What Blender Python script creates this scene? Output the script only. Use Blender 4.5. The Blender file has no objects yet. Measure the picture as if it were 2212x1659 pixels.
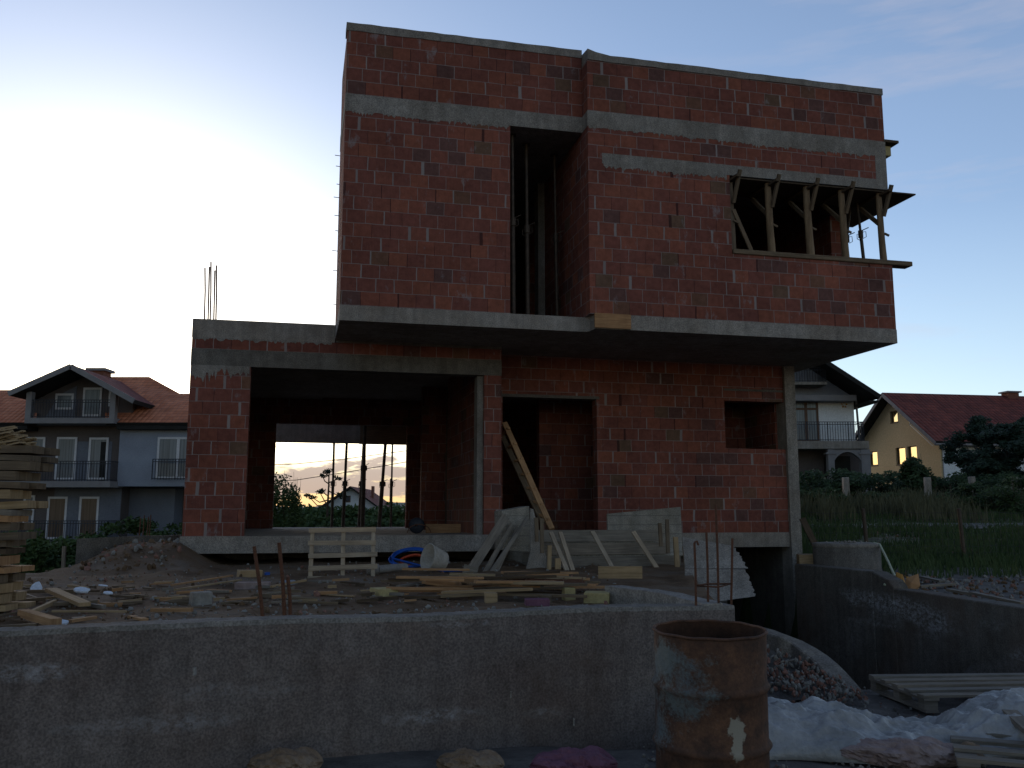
import bpy, bmesh, math, random
from mathutils import Vector, Matrix, Euler, noise
random.seed(7)
R = math.radians
col = bpy.context.scene.collection
SC = bpy.context.scene

# ------------------------------------------------------------------ camera numbers (photo 2212 wide)
F = 1950.0; PT = math.atan(281/1950.0); EYE = 1.5
def ray(px, py):
    a = (px-1106)/F; b = (829.5-py)/F
    return Vector((a, math.cos(PT)-b*math.sin(PT), math.sin(PT)+b*math.cos(PT)))
def G(px, py, z=0.78):               # point on the level z seen at this spot
    r = ray(px, py); return Vector((0, 0, EYE)) + r*((z-EYE)/r.z)
def D(px, py, y):                    # point at depth y
    r = ray(px, py); return Vector((0, 0, EYE)) + r*(y/r.y)

# ------------------------------------------------------------------ house frame
A0 = R(13.3)
HM = Matrix.Translation((-0.027, 12.947, 0)) @ Matrix.Rotation(A0, 4, 'Z')
def H(u, y, z): return HM @ Vector((u, y, z))

# ------------------------------------------------------------------ materials
def newmat(name):
    m = bpy.data.materials.new(name); m.use_nodes = True
    nt = m.node_tree; b = nt.nodes['Principled BSDF']
    return m, nt, b
class N:
    def __init__(s, nt): s.nt = nt
    def n(s, t, **k):
        x = s.nt.nodes.new(t)
        for a, v in k.items(): setattr(x, a, v)
        return x
    def l(s, a, b): s.nt.links.new(a, b)
    def setin(s, nd, i, v):
        if hasattr(v, 'is_output') or isinstance(v, bpy.types.NodeSocket): s.l(v, nd.inputs[i])
        else: nd.inputs[i].default_value = v
    def m(s, op, a, b=None, c=None):
        x = s.n('ShaderNodeMath', operation=op); s.setin(x, 0, a)
        if b is not None: s.setin(x, 1, b)
        if c is not None: s.setin(x, 2, c)
        return x.outputs[0]
    def noise(s, vec, scale, detail=4, rough=.55, out=0):
        x = s.n('ShaderNodeTexNoise'); s.setin(x, 'Vector', vec); x.inputs['Scale'].default_value = scale
        x.inputs['Detail'].default_value = detail; x.inputs['Roughness'].default_value = rough
        return x.outputs[out]
    def ramp(s, fac, stops, interp='LINEAR'):
        x = s.n('ShaderNodeValToRGB'); s.l(fac, x.inputs[0]); cr = x.color_ramp; cr.interpolation = interp
        while len(cr.elements) < len(stops): cr.elements.new(.5)
        for e, (p, c) in zip(cr.elements, stops):
            e.position = p; e.color = (*c, 1) if len(c) == 3 else c
        return x.outputs[0]
    def mix(s, f, a, b, bt='MIX'):
        x = s.n('ShaderNodeMix', data_type='RGBA', blend_type=bt)
        s.setin(x, 0, f)
        for i, v in ((6, a), (7, b)):
            if isinstance(v, tuple): x.inputs[i].default_value = (*v, 1) if len(v) == 3 else v
            else: s.l(v, x.inputs[i])
        return x.outputs[2]
    def map(s, vec, sc):
        x = s.n('ShaderNodeMapping'); s.l(vec, x.inputs[0]); x.inputs['Scale'].default_value = sc
        return x.outputs[0]
def g3(v): return (v, v, v)

def mat_basic(name, c1, c2, scale=6, rough=.85, bump=.3, stretch=(1, 1, 1), spec=.3, detail=5, metal=0, c3=None, fine=40, dist=.02):
    m, nt, b = newmat(name); q = N(nt)
    tc = q.n('ShaderNodeTexCoord').outputs['Object']; v = q.map(tc, stretch)
    n1 = q.noise(v, scale, detail, .6)
    stops = [(.3, c1), (.7, c2)] if c3 is None else [(.28, c1), (.5, c2), (.72, c3)]
    c = q.ramp(n1, stops)
    n2 = q.noise(v, fine, 3, .6)
    c = q.mix(.35, c, q.ramp(n2, [(.3, g3(.55)), (.7, g3(1.3))]), 'MULTIPLY')
    q.l(c, b.inputs['Base Color']); b.inputs['Roughness'].default_value = rough
    b.inputs['Specular IOR Level'].default_value = spec; b.inputs['Metallic'].default_value = metal
    bp = q.n('ShaderNodeBump'); bp.inputs['Strength'].default_value = bump; bp.inputs['Distance'].default_value = dist
    q.l(q.m('ADD', n1, q.m('MULTIPLY', n2, .5)), bp.inputs['Height']); q.l(bp.outputs[0], b.inputs['Normal'])
    return m

def mat_concrete(name, base, dark=.6, blobs=None, boards=False, stain=None, warm=(1.16, 1.0, .86)):
    m, nt, b = newmat(name); q = N(nt)
    tc = q.n('ShaderNodeTexCoord').outputs['Object']
    n1 = q.noise(tc, 1.3, 6, .62); n2 = q.noise(tc, 9, 5, .65); n3 = q.noise(q.map(tc, (6, 6, .6)), 1.4, 5, .6); n4 = q.noise(tc, 70, 2, .5)
    c = q.ramp(n1, [(.3, tuple(base*dark*w for w in warm)), (.7, tuple(base*(w*.5+.5) for w in warm))])
    c = q.mix(.5, c, q.ramp(n2, [(.3, g3(.6)), (.7, g3(1.3))]), 'MULTIPLY')
    c = q.mix(.45, c, q.ramp(n3, [(.35, g3(.6)), (.65, g3(1.2))]), 'MULTIPLY')
    c = q.mix(.7, c, q.ramp(n4, [(.3, g3(.5)), (.7, g3(1.45))]), 'MULTIPLY')
    h = q.m('ADD', n2, q.m('MULTIPLY', n4, .5))
    if boards:
        sp = q.n('ShaderNodeSeparateXYZ'); q.l(tc, sp.inputs[0])
        fr = q.m('FRACT', q.m('DIVIDE', q.m('ADD', sp.outputs[2], q.m('MULTIPLY', n1, .02)), .14))
        ln = q.m('LESS_THAN', fr, .07)
        c = q.mix(q.m('MULTIPLY', ln, .5), c, (base*.25,)*3); h = q.m('SUBTRACT', h, q.m('MULTIPLY', ln, .8))
    if stain:                         # pale lime bloom in patches
        s1 = q.noise(q.map(tc, (.55, .55, 1.6)), 1.1, 3, .5); s2 = q.noise(q.map(tc, (1, 1, 1.6)), 16, 6, .8)
        k = q.m('MULTIPLY', q.ramp(s1, [(.5, g3(0)), (.62, g3(1))]), q.ramp(s2, [(.44, g3(0)), (.6, g3(1))]))
        sp2 = q.n('ShaderNodeSeparateXYZ'); q.l(tc, sp2.inputs[0])
        if blobs:
            spb = q.n('ShaderNodeSeparateXYZ'); q.l(tc, spb.inputs[0]); k = None
            for (bx_, bz_, rx_, rz_) in blobs:
                dx = q.m('DIVIDE', q.m('SUBTRACT', spb.outputs[0], bx_), rx_); dz = q.m('DIVIDE', q.m('SUBTRACT', spb.outputs[2], bz_), rz_)
                e = q.m('SUBTRACT', 1.0, q.m('ADD', q.m('MULTIPLY', dx, dx), q.m('MULTIPLY', dz, dz)))
                k = e if k is None else q.m('MAXIMUM', k, e)
            k = q.m('ADD', k, q.m('MULTIPLY', q.m('SUBTRACT', s1, .5), 3.4))
            k = q.m('MULTIPLY', q.ramp(k, [(.0, g3(0)), (.9, g3(.8))]), q.ramp(s2, [(.44, g3(.0)), (.68, g3(1))]))
        low = q.ramp(q.m('ADD', sp2.outputs[2], 0.0), [(stain[0]*.6, g3(.3)), (stain[0]*1.6, g3(1)), (stain[1]*.75, g3(1)), (stain[1], g3(0))])
        c = q.mix(q.m('MULTIPLY', q.m('MULTIPLY', k, low), .6), c, (.55, .56, .6))
        # rusty brown damp blotches
        s3 = q.noise(tc, .9, 4, .6); c = q.mix(q.m('MULTIPLY', q.ramp(s3, [(.48, g3(0)), (.66, g3(1))]), .45), c, (.13, .08, .055))
    q.l(c, b.inputs['Base Color']); b.inputs['Roughness'].default_value = .92; b.inputs['Specular IOR Level'].default_value = .2
    bp = q.n('ShaderNodeBump'); bp.inputs['Strength'].default_value = .5; bp.inputs['Distance'].default_value = .012
    q.l(h, bp.inputs['Height']); q.l(bp.outputs[0], b.inputs['Normal'])
    return m

def mat_block(name, axis, z0, k=1.0):
    """hollow clay blocks laid in 0.2 m courses with uneven mortar"""
    m, nt, b = newmat(name); q = N(nt)
    tc = q.n('ShaderNodeTexCoord').outputs['Object']
    sp = q.n('ShaderNodeSeparateXYZ'); q.l(tc, sp.inputs[0])
    h = sp.outputs[axis]; z = sp.outputs[2]
    wob = q.noise(tc, 3.0, 3, .6); h = q.m('ADD', h, q.m('MULTIPLY', q.m('SUBTRACT', wob, .5), .03))
    wz = q.noise(tc, 5.0, 3, .6); zz = q.m('ADD', q.m('SUBTRACT', z, z0), q.m('MULTIPLY', q.m('SUBTRACT', wz, .5), .018))
    v = q.m('DIVIDE', zz, .2); row = q.m('FLOOR', v); fv = q.m('FRACT', v)
    def wn(a, bb, c=0.0):
        cx = q.n('ShaderNodeCombineXYZ'); q.setin(cx, 0, a); q.setin(cx, 1, bb); q.setin(cx, 2, c)
        w = q.n('ShaderNodeTexWhiteNoise', noise_dimensions='3D'); q.l(cx.outputs[0], w.inputs[0]); return w.outputs[0]
    off = q.m('MULTIPLY', wn(row, 3.1), .35)
    par = q.m('MULTIPLY', q.m('MODULO', q.m('ADD', row, 100.0), 2.0), .5)
    x = q.m('ADD', q.m('DIVIDE', h, .262), q.m('ADD', off, par)); ci = q.m('FLOOR', x); fx = q.m('FRACT', x)
    rnd = wn(ci, row, 1.7); rnd2 = wn(ci, row, 5.3); rnd3 = wn(ci, row, 9.9)
    # head joint width changes from block to block
    jw = q.m('ADD', .028, q.m('MULTIPLY', q.m('POWER', rnd2, 7.0), .17))
    head = q.m('LESS_THAN', fx, jw)
    bed = q.m('LESS_THAN', fv, q.m('ADD', .03, q.m('MULTIPLY', q.noise(tc, 2.2, 2, .5), .05)))
    headgap = q.m('GREATER_THAN', rnd3, .8)
    c = q.ramp(rnd, [(0, (.2, .073, .058)), (.08, (.135, .067, .06)), (.14, (.205, .074, .058)), (.36, (.225, .08, .058)),
                     (.6, (.25, .086, .06)), (.74, (.2, .072, .056)), (.85, (.262, .092, .061)), (.955, (.18, .088, .06)), (.975, (.155, .09, .062))], 'CONSTANT')
    c = q.mix(1.0, c, g3(k), 'MULTIPLY')
    n1 = q.noise(tc, 12, 5, .7); n2 = q.noise(tc, 1.1, 4, .6)
    c = q.mix(.6, c, q.ramp(n1, [(.3, g3(.6)), (.7, g3(1.35))]), 'MULTIPLY')
    c = q.mix(.7, c, q.ramp(n2, [(.3, g3(.65)), (.7, g3(1.25))]), 'MULTIPLY')
    # vertical rib grooves of the clay block
    rb = q.m('FRACT', q.m('MULTIPLY', fx, 12.0)); rg = q.m('LESS_THAN', rb, .3)
    c = q.mix(q.m('MULTIPLY', rg, .16), c, (.1, .03, .02))
    # smeared cement
    sm = q.noise(q.map(tc, (1.4, 1.4, .8)), 2.6, 6, .7)
    smf = q.ramp(sm, [(.595, g3(0)), (.68, g3(.55))])
    mort = q.mix(q.m('MULTIPLY', rnd3, .6), (.3, .265, .26), (.16, .125, .12))
    bedc = q.mix(.25, mort, (.22, .11, .09))
    c = q.mix(q.m('MULTIPLY', bed, .8), c, bedc)
    c = q.mix(q.m('MULTIPLY', head, .85), c, q.mix(headgap, mort, (.05, .02, .02)))
    c = q.mix(smf, c, (.27, .25, .26))
    q.l(c, b.inputs['Base Color']); b.inputs['Roughness'].default_value = .9; b.inputs['Specular IOR Level'].default_value = .15
    bp = q.n('ShaderNodeBump'); bp.inputs['Strength'].default_value = .6; bp.inputs['Distance'].default_value = .012
    hh = q.m('SUBTRACT', q.m('MULTIPLY', n1, .4), q.m('ADD', q.m('MULTIPLY', rg, .2), q.m('MAXIMUM', bed, head)))
    q.l(hh, bp.inputs['Height']); q.l(bp.outputs[0], b.inputs['Normal'])
    return m

def mat_tile(name, c1, c2, du=.25, dv=.33):
    m, nt, b = newmat(name); q = N(nt)
    uv = q.n('ShaderNodeUVMap').outputs[0]
    sp = q.n('ShaderNodeSeparateXYZ'); q.l(uv, sp.inputs[0])
    fu = q.m('FRACT', q.m('DIVIDE', sp.outputs[0], du)); fv = q.m('FRACT', q.m('DIVIDE', sp.outputs[1], dv))
    cx = q.n('ShaderNodeCombineXYZ'); q.l(q.m('FLOOR', q.m('DIVIDE', sp.outputs[0], du)), cx.inputs[0]); q.l(q.m('FLOOR', q.m('DIVIDE', sp.outputs[1], dv)), cx.inputs[1])
    w = q.n('ShaderNodeTexWhiteNoise'); q.l(cx.outputs[0], w.inputs[0])
    c = q.ramp(w.outputs[0], [(0, c1), (1, c2)])
    n1 = q.noise(q.n('ShaderNodeTexCoord').outputs['Object'], .8, 5, .6)
    c = q.mix(.6, c, q.ramp(n1, [(.3, g3(.6)), (.7, g3(1.3))]), 'MULTIPLY')
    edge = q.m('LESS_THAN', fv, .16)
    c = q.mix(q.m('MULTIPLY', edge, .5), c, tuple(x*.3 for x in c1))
    q.l(c, b.inputs['Base Color']); b.inputs['Roughness'].default_value = .8; b.inputs['Specular IOR Level'].default_value = .25
    hh = q.m('ADD', q.m('SINE', q.m('MULTIPLY', fu, 3.1416)), fv)
    bp = q.n('ShaderNodeBump'); bp.inputs['Strength'].default_value = .8; bp.inputs['Distance'].default_value = .05
    q.l(hh, bp.inputs['Height']); q.l(bp.outputs[0], b.inputs['Normal'])
    return m

def mat_wood(name, c1, c2, rough=.8):
    m, nt, b = newmat(name); q = N(nt)
    tc = q.n('ShaderNodeTexCoord'); uv = q.n('ShaderNodeUVMap').outputs[0]
    v = q.map(uv, (1.2, 22, 1)); oi = q.n('ShaderNodeObjectInfo').outputs['Random']
    add = q.n('ShaderNodeVectorMath', operation='ADD'); q.l(v, add.inputs[0]); cx = q.n('ShaderNodeCombineXYZ'); q.l(q.m('MULTIPLY', oi, 37.0), cx.inputs[0]); q.l(cx.outputs[0], add.inputs[1])
    n1 = q.noise(add.outputs[0], 2.2, 6, .6); n2 = q.noise(tc.outputs['Object'], 3.5, 4, .6)
    c = q.ramp(n1, [(.3, c1), (.68, c2)])
    c = q.mix(.6, c, q.ramp(n2, [(.3, g3(.62)), (.7, g3(1.25))]), 'MULTIPLY')
    tint = q.ramp(oi, [(0, (1.12, 1.0, .86)), (.5, (.85, .83, .82)), (1, (1.1, .95, .8))])
    c = q.mix(.6, c, tint, 'MULTIPLY')
    q.l(c, b.inputs['Base Color']); b.inputs['Roughness'].default_value = rough; b.inputs['Specular IOR Level'].default_value = .2
    bp = q.n('ShaderNodeBump'); bp.inputs['Strength'].default_value = .4; bp.inputs['Distance'].default_value = .006
    q.l(n1, bp.inputs['Height']); q.l(bp.outputs[0], b.inputs['Normal'])
    return m

def mat_glass(name, base=(.02, .025, .03), rough=.05, curtain=None):
    m, nt, b = newmat(name); q = N(nt)
    b.inputs['Roughness'].default_value = rough; b.inputs['Specular IOR Level'].default_value = .3 if curtain else .8; b.inputs['IOR'].default_value = 1.5
    if curtain:
        tc = q.n('ShaderNodeTexCoord').outputs['Object']
        n1 = q.noise(q.map(tc, (9, 9, .15)), 1.5, 3, .6)
        q.l(q.ramp(n1, [(.35, tuple(c*.55 for c in curtain)), (.65, curtain)]), b.inputs['Base Color'])
    else: b.inputs['Base Color'].default_value = (*base, 1)
    return m

def mat_leaf(name, c1, c2, c3):
    m, nt, b = newmat(name); q = N(nt)
    tc = q.n('ShaderNodeTexCoord').outputs['Object']
    n1 = q.noise(tc, 1.6, 3, .6); n2 = q.noise(tc, 9, 2, .6)
    c = q.ramp(q.m('ADD', q.m('MULTIPLY', n1, .6), q.m('MULTIPLY', n2, .4)), [(.35, c1), (.5, c2), (.66, c3)])
    q.l(c, b.inputs['Base Color']); b.inputs['Roughness'].default_value = .7; b.inputs['Specular IOR Level'].default_value = .25
    return m

M = {}
M['blk_up'] = mat_block('clay_block_upper', 0, 4.41); M['blk_up_side'] = mat_block('clay_block_upper_side', 1, 4.41)
M['blk_par'] = mat_block('clay_block_parapet', 0, 7.555, .9); M['blk_par_side'] = mat_block('clay_block_parapet_side', 1, 7.555, .9)
M['blk_low'] = mat_block('clay_block_lower', 0, 1.17, .9); M['blk_low_side'] = mat_block('clay_block_lower_side', 1, 1.17, .9)
M['conc'] = mat_concrete('cast_concrete', .27)
M['conc_lt'] = mat_concrete('pale_concrete', .3)
M['conc_slab'] = mat_concrete('slab_concrete', .3, warm=(1.2, 1.0, .84))
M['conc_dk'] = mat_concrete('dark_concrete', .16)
M['soffit'] = mat_concrete('board_marked_soffit', .2)
M['conc_wall_top'] = mat_concrete('retaining_concrete_top', .235)
M['conc_ramp'] = mat_concrete('ramp_concrete', .155, stain=(.0, .5))
M['form'] = mat_concrete('formed_concrete', .31, boards=True, warm=(1.15, 1, .8))
M['wood_old'] = mat_wood('old_formwork_wood', (.1, .075, .055), (.2, .155, .11))
M['wood_grey'] = mat_wood('grey_weathered_wood', (.14, .125, .11), (.27, .24, .205))
M['wood_pale'] = mat_wood('pale_dusty_wood', (.3, .24, .18), (.48, .4, .31))
M['wood_new'] = mat_wood('fresh_pine', (.24, .175, .1), (.4, .3, .19))
M['wood_orange'] = mat_wood('orange_pine', (.28, .155, .08), (.46, .28, .15))
M['wood_dk'] = mat_wood('dark_wood', (.05, .035, .025), (.11, .08, .055))
M['log'] = mat_basic('stripped_log', (.13, .085, .05), (.3, .21, .13), 4, .85, .5, (3, 3, .5))
M['steel'] = mat_basic('prop_steel', (.05, .04, .035), (.11, .08, .06), 14, .6, .2, metal=.4)
M['rebar'] = mat_basic('rusty_rebar', (.06, .028, .018), (.14, .06, .035), 30, .85, .4, (1, 1, 2), c3=(.09, .045, .03), fine=120)
M['dirt'] = mat_basic('yard_dirt', (.07, .04, .022), (.14, .085, .048), 1.4, .95, .9, c3=(.16, .125, .1), fine=22, dist=.05)
M['gravel'] = mat_basic('street_gravel', (.05, .045, .045), (.11, .1, .095), 3, .95, 1.0, c3=(.17, .155, .14), fine=26, dist=.04)
M['field'] = mat_basic('field_soil_and_turf', (.03, .045, .018), (.05, .065, .025), .5, .95, .8, c3=(.1, .095, .06), fine=9, dist=.1)
M['path'] = mat_basic('gravel_path', (.08, .08, .075), (.13, .125, .12), 1.2, .95, .8, fine=12, dist=.03)
M['grass'] = mat_leaf('grass_blades', (.022, .046, .014), (.04, .07, .022), (.075, .095, .035))
M['drygrass'] = mat_leaf('dry_grass_blades', (.06, .062, .035), (.09, .09, .05), (.12, .115, .065))
M['leaf'] = mat_leaf('hedge_leaves', (.018, .035, .014), (.03, .055, .02), (.05, .085, .03))
M['leaf2'] = mat_leaf('bush_leaves', (.03, .06, .02), (.055, .095, .03), (.1, .14, .045))
M['leaf_dk'] = mat_leaf('fir_needles', (.012, .025, .016), (.022, .042, .026), (.035, .06, .035))
M['bark'] = mat_basic('tree_bark', (.04, .03, .022), (.09, .07, .05), 6, .9, .6, (2, 2, .5))
M['tile'] = mat_tile('orange_roof_tiles', (.5, .17, .09), (.66, .25, .14))
M['tile_dk'] = mat_tile('dark_red_roof_tiles', (.14, .04, .035), (.24, .065, .05))
M['pl_blue'] = mat_basic('blue_grey_plaster', (.22, .24, .3), (.27, .3, .37), .8, .9, .3, fine=20)
M['pl_dkblue'] = mat_basic('slate_blue_plaster', (.12, .13, .165), (.155, .17, .21), .8, .9, .3, fine=20)
M['pl_brown'] = mat_basic('brown_plaster', (.09, .078, .08), (.13, .11, .11), .8, .9, .3, fine=20)
M['pl_white'] = mat_basic('white_plaster', (.62, .65, .7), (.74, .76, .8), .8, .9, .2, fine=12)
M['pl_yellow'] = mat_basic('yellow_plaster', (.58, .43, .25), (.65, .49, .29), .5, .9, .2, fine=10)
M['trim'] = mat_basic('grey_trim', (.19, .18, .19), (.25, .24, .25), 2, .85, .2)
M['pvc'] = mat_basic('white_window_frame', (.5, .5, .55), (.6, .6, .64), 3, .5, .05)
M['brownframe'] = mat_basic('brown_window_frame', (.09, .05, .035), (.13, .075, .05), 3, .6, .1)
M['iron'] = mat_basic('dark_iron_railing', (.018, .02, .03), (.035, .038, .05), 5, .6, .1)
M['eave'] = mat_basic('dark_eave_boards', (.013, .013, .013), (.024, .023, .022), 3, .85, .2)
M['glass'] = mat_glass('window_glass')
M['glass_curt'] = mat_glass('curtained_glass', rough=.15, curtain=(.17, .2, .24))
M['glass_brown'] = mat_glass('brown_curtained_glass', rough=.2, curtain=(.12, .085, .07))
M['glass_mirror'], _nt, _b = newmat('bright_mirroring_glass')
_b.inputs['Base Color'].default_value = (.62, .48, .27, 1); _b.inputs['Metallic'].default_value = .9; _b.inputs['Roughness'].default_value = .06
M['chim'] = mat_basic('chimney_brick', (.16, .07, .05), (.25, .1, .07), 3, .9, .3)
M['hose_blue'] = mat_basic('blue_hose', (.008, .06, .3), (.01, .08, .38), 5, .45, .05)
M['hose_red'] = mat_basic('red_hose', (.4, .05, .02), (.5, .08, .03), 5, .5, .05)
M['pipe'] = mat_basic('grey_pvc_pipe', (.22, .2, .19), (.3, .28, .26), 4, .6, .1)
M['bucket'] = mat_basic('cement_caked_tub', (.3, .28, .25), (.46, .42, .38), 7, .85, .4)
M['rope'] = mat_basic('pale_hose', (.4, .42, .3), (.5, .52, .38), 20, .8, .3)
M['foam'] = mat_basic('white_styrofoam', (.62, .68, .8), (.74, .8, .9), 10, .8, .3)
M['bag'] = mat_basic('paper_cement_bag', (.14, .09, .055), (.22, .15, .1), 5, .85, .5, c3=(.27, .22, .17))
M['bag_pink'] = mat_basic('pink_plastic_bag', (.13, .05, .085), (.2, .085, .13), 6, .6, .4)
M['bag_pinkgrey'] = mat_basic('dusty_pink_bag', (.22, .15, .14), (.34, .27, .26), 6, .8, .5)
M['rubble_red'] = mat_basic('broken_clay', (.17, .085, .065), (.29, .15, .115), 12, .9, .4)
M['rubble_grey'] = mat_basic('broken_concrete', (.15, .14, .13), (.3, .28, .26), 9, .92, .5)
M['orange'] = mat_basic('orange_plastic', (.42, .2, .04), (.55, .3, .08), 6, .6, .3)
M['yellowblk'] = mat_basic('yellow_insulation', (.34, .27, .13), (.44, .36, .18), 8, .8, .3)
M['wire'] = mat_basic('galvanised_wire', (.06, .06, .06), (.1, .1, .1), 9, .6, .1)
M['post_conc'] = mat_concrete('fence_post_concrete', .36)
M['gutter'] = mat_basic('white_gutter', (.55, .5, .42), (.62, .57, .5), 3, .5, .1)
M['sheet'] = mat_basic('dusty_plastic_sheet', (.22, .22, .22), (.3, .3, .305), 3.5, .4, .6, c3=(.38, .38, .39), spec=.5, fine=26, dist=.03)

def make_drum_mat():
    m, nt, b = newmat('rusted_blue_paint'); q = N(nt)
    tc = q.n('ShaderNodeTexCoord').outputs['Object']; sp = q.n('ShaderNodeSeparateXYZ'); q.l(tc, sp.inputs[0]); z = sp.outputs[2]
    rn = q.noise(tc, 9, 6, .7); rust = q.ramp(rn, [(.3, (.042, .026, .02)), (.5, (.095, .047, .03)), (.7, (.165, .08, .045))])
    f = q.noise(tc, 60, 3, .6); rust = q.mix(.5, rust, q.ramp(f, [(.3, g3(.55)), (.7, g3(1.35))]), 'MULTIPLY')
    pn = q.noise(tc, 5, 3, .6); paint = q.ramp(pn, [(.35, (.1, .125, .14)), (.65, (.15, .165, .155))])
    paint = q.mix(.5, paint, q.ramp(f, [(.3, g3(.7)), (.7, g3(1.2))]), 'MULTIPLY')
    n = q.noise(tc, 3.6, 7, .68)
    # paint survives mostly in the bands between the hoops, and on the left-hand side
    band = q.ramp(z, [(.0, g3(-.2)), (.30, g3(.3)), (.52, g3(.44)), (.60, g3(.52)), (.76, g3(.62)), (.84, g3(.3)), (.9, g3(0))])
    side = q.m('MULTIPLY', sp.outputs[0], -.42)
    k = q.m('ADD', q.m('ADD', q.m('ADD', q.m('MULTIPLY', n, .9), q.m('MULTIPLY', q.m('SUBTRACT', f, .5), .22)), q.m('MULTIPLY', band, .45)), side)
    mask = q.ramp(k, [(.72, g3(0)), (.84, g3(.92))])
    c = q.mix(mask, rust, paint)
    # cream splash
    vm = q.n('ShaderNodeVectorMath', operation='SUBTRACT'); q.l(tc, vm.inputs[0]); vm.inputs[1].default_value = (.07, -.28, .38)
    ln = q.n('ShaderNodeVectorMath', operation='LENGTH'); mp = q.map(vm.outputs[0], (1.6, .6, .62)); q.l(mp, ln.inputs[0])
    sk = q.m('ADD', ln.outputs['Value'], q.m('MULTIPLY', q.m('SUBTRACT', q.noise(tc, 16, 4, .6), .5), .16))
    c = q.mix(q.ramp(sk, [(.055, g3(1)), (.068, g3(0))]), c, (.3, .27, .22))
    q.l(c, b.inputs['Base Color']); b.inputs['Roughness'].default_value = .75; b.inputs['Specular IOR Level'].default_value = .3
    bp = q.n('ShaderNodeBump'); bp.inputs['Strength'].default_value = .5; bp.inputs['Distance'].default_value = .006
    q.l(q.m('ADD', q.m('MULTIPLY', mask, .8), q.m('ADD', rn, q.m('MULTIPLY', f, .4))), bp.inputs['Height']); q.l(bp.outputs[0], b.inputs['Normal'])
    return m
M['drum'] = make_drum_mat()

# ------------------------------------------------------------------ builders
def tag(o, label, cat, group=None, kind=None):
    if label: o['label'] = label
    if cat: o['category'] = cat
    if group: o['group'] = group
    if kind: o['kind'] = kind
    return o
def thing(name, label, cat, loc=(0, 0, 0), rotz=0, group=None, mat=None):
    o = bpy.data.objects.new(name, None); col.objects.link(o); o.empty_display_size = .2
    if mat is not None: o.matrix_world = mat
    else: o.location = loc; o.rotation_euler = (0, 0, rotz)
    o['_m'] = 1
    del o['_m']
    return tag(o, label, cat, group)
def wmat(o):
    m = o.matrix_basis.copy()
    return m if o.parent is None else wmat(o.parent) @ m

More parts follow.
